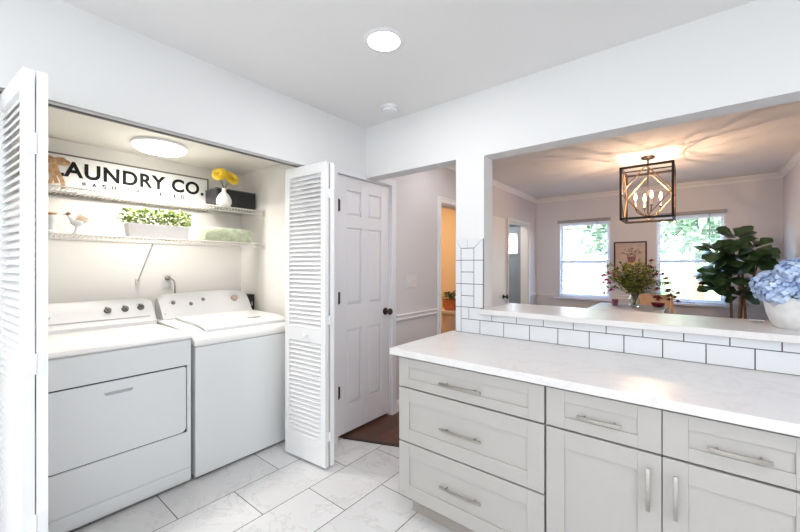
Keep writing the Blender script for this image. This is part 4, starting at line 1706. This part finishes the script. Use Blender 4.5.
# fiddle leaf fig
fgx, fgy = .42, 5.85
ff = thing('fiddle_leaf_fig', 'tall fiddle leaf fig tree in the dining room corner', 'potted plant', (fgx, fgy, .004))
MB().lathe([(.13, .004), (.15, .02), (.18, .34), (.185, .36), (.165, .36), (.16, .33), (.01, .33)], (fgx, fgy, 0), 28).build('planter', 'basket', ff, smooth='auto')
m = MB()
TR = [[(0, 0, .33), (.01, 0, .7), (.03, .02, 1.0), (.0, .0, 1.35), (-.05, 0, 1.6)],
      [(-.03, 0, .33), (-.05, 0, .7), (-.06, .02, 1.0), (-.13, 0, 1.25), (-.20, 0, 1.40)],
      [(.05, .0, .33), (.07, .0, .7), (.06, .02, .95), (.14, 0, 1.25), (.20, 0, 1.5)],
      [(.02, .03, .33), (.03, .05, .8), (.05, .04, 1.1), (.04, .0, 1.4)]]
for tr in TR:
    m.tube([(fgx + p[0], fgy + p[1], p[2]) for p in tr], [.017, .015, .013, .010, .007][:len(tr)], 8)
m.build('trunk', 'trunk', ff, smooth='auto')
m = MB()
clusters = [(-.02, 1.68, .14, 26), (-.19, 1.52, .14, 24), (.16, 1.56, .12, 24), (-.02, 1.44, .16, 30), (-.20, 1.26, .14, 24), (-.02, 1.24, .16, 26), (.08, 1.12, .10, 12), (.14, 1.40, .10, 12), (-.20, 1.10, .11, 14), (.02, 1.00, .08, 8)]
for cx_, cz_, cr_, n in clusters:
    for k in range(n):
        q = random.uniform(0, 6.28)
        el = random.uniform(-.75, .9)
        d = Vector((math.cos(q) * math.cos(el), math.sin(q) * math.cos(el), math.sin(el)))
        base = Vector((fgx + cx_, fgy, cz_)) + d * cr_ * .25
        L_ = random.uniform(.14, .21)
        nrm = Vector((random.uniform(-.4, .4), -.6 + random.uniform(-.5, .3), 1.0))
        m.leaf(base, d, nrm, L_ * (cr_ / .17) ** .3, L_ * .68, .12, .25, 6, obov=True)
m.build('foliage', 'leaf_dark', ff, smooth=True, recalc=False)
root_at(ff)

# ================================================================ HYDRANGEA on the ledge
hx, hy = .395, 2.42
LZ = 1.083
hyd = thing('hydrangea_pot', 'blue hydrangea blooms in a white round pot on the ledge', 'potted plant', (hx, hy, LZ))
MB().lathe([(.095, LZ), (.103, LZ + .008), (.122, LZ + .06), (.132, LZ + .115), (.134, LZ + .140), (.128, LZ + .142), (.124, LZ + .13), (.01, LZ + .125)], (hx, hy, 0), 40).build('pot', 'pot_glaze', hyd, smooth='auto')
heads = [(-.085, -.06, .075), (.01, -.10, .085), (.10, -.05, .10), (-.10, .05, .085), (0, .05, .15), (.09, .06, .13), (.02, .11, .10), (-.03, -.02, .14), (.16, .03, .08)]
for (a_, b_, c_) in heads:
    ctr = Vector((hx + a_, hy + b_, LZ + .10 + c_))
    core = MB()
    core.blob(ctr, .058, 2)
    core.mi = 0
    o = core.build('flower_head', 'blue_deep', hyd, smooth=True)
    m = MB()
    n = 130
    for k in range(n):
        z = 1 - 2 * (k + .5) / n
        rr = math.sqrt(1 - z * z)
        q = k * 2.39996 + a_ * 9
        nrm = Vector((rr * math.cos(q), rr * math.sin(q), z))
        p_ = ctr + nrm * (.060 + random.uniform(0, .014))
        nr2 = (nrm + Vector((random.uniform(-.5, .5), random.uniform(-.5, .5), random.uniform(-.5, .5)))).normalized()
        u_ = nr2.orthogonal().normalized()
        v_ = nr2.cross(u_)
        r0 = random.uniform(0, 1.57)
        for j in range(4):
            aa = r0 + j * math.pi / 2
            d = u_ * math.cos(aa) + v_ * math.sin(aa) + nr2 * random.uniform(.1, .5)
            m.leaf(p_, d, nr2, .0145, .0150, .1, .15, 2)
    m.build('petals', 'blue_petal', o, recalc=False)
m = MB()
for k in range(10):
    q = k * .63
    m.leaf((hx + .08 * math.cos(q), hy + .08 * math.sin(q), LZ + .145), (math.cos(q), math.sin(q), .15), (0, 0, 1), .075, .045, nseg=4)
m.build('leaves', 'leaf_green', hyd, recalc=False)
root_at(hyd)
# small white dish beside the pot
tag(MB().lathe([(.012, LZ), (.022, LZ + .003), (.030, LZ + .009), (.027, LZ + .010), (.018, LZ + .005), (.002, LZ + .004)], (.255, 2.55, 0), 18).build('trinket_dish', 'ceramic_white', smooth='auto'),
    'tiny white dish on the ledge left of the hydrangea pot', 'dish')
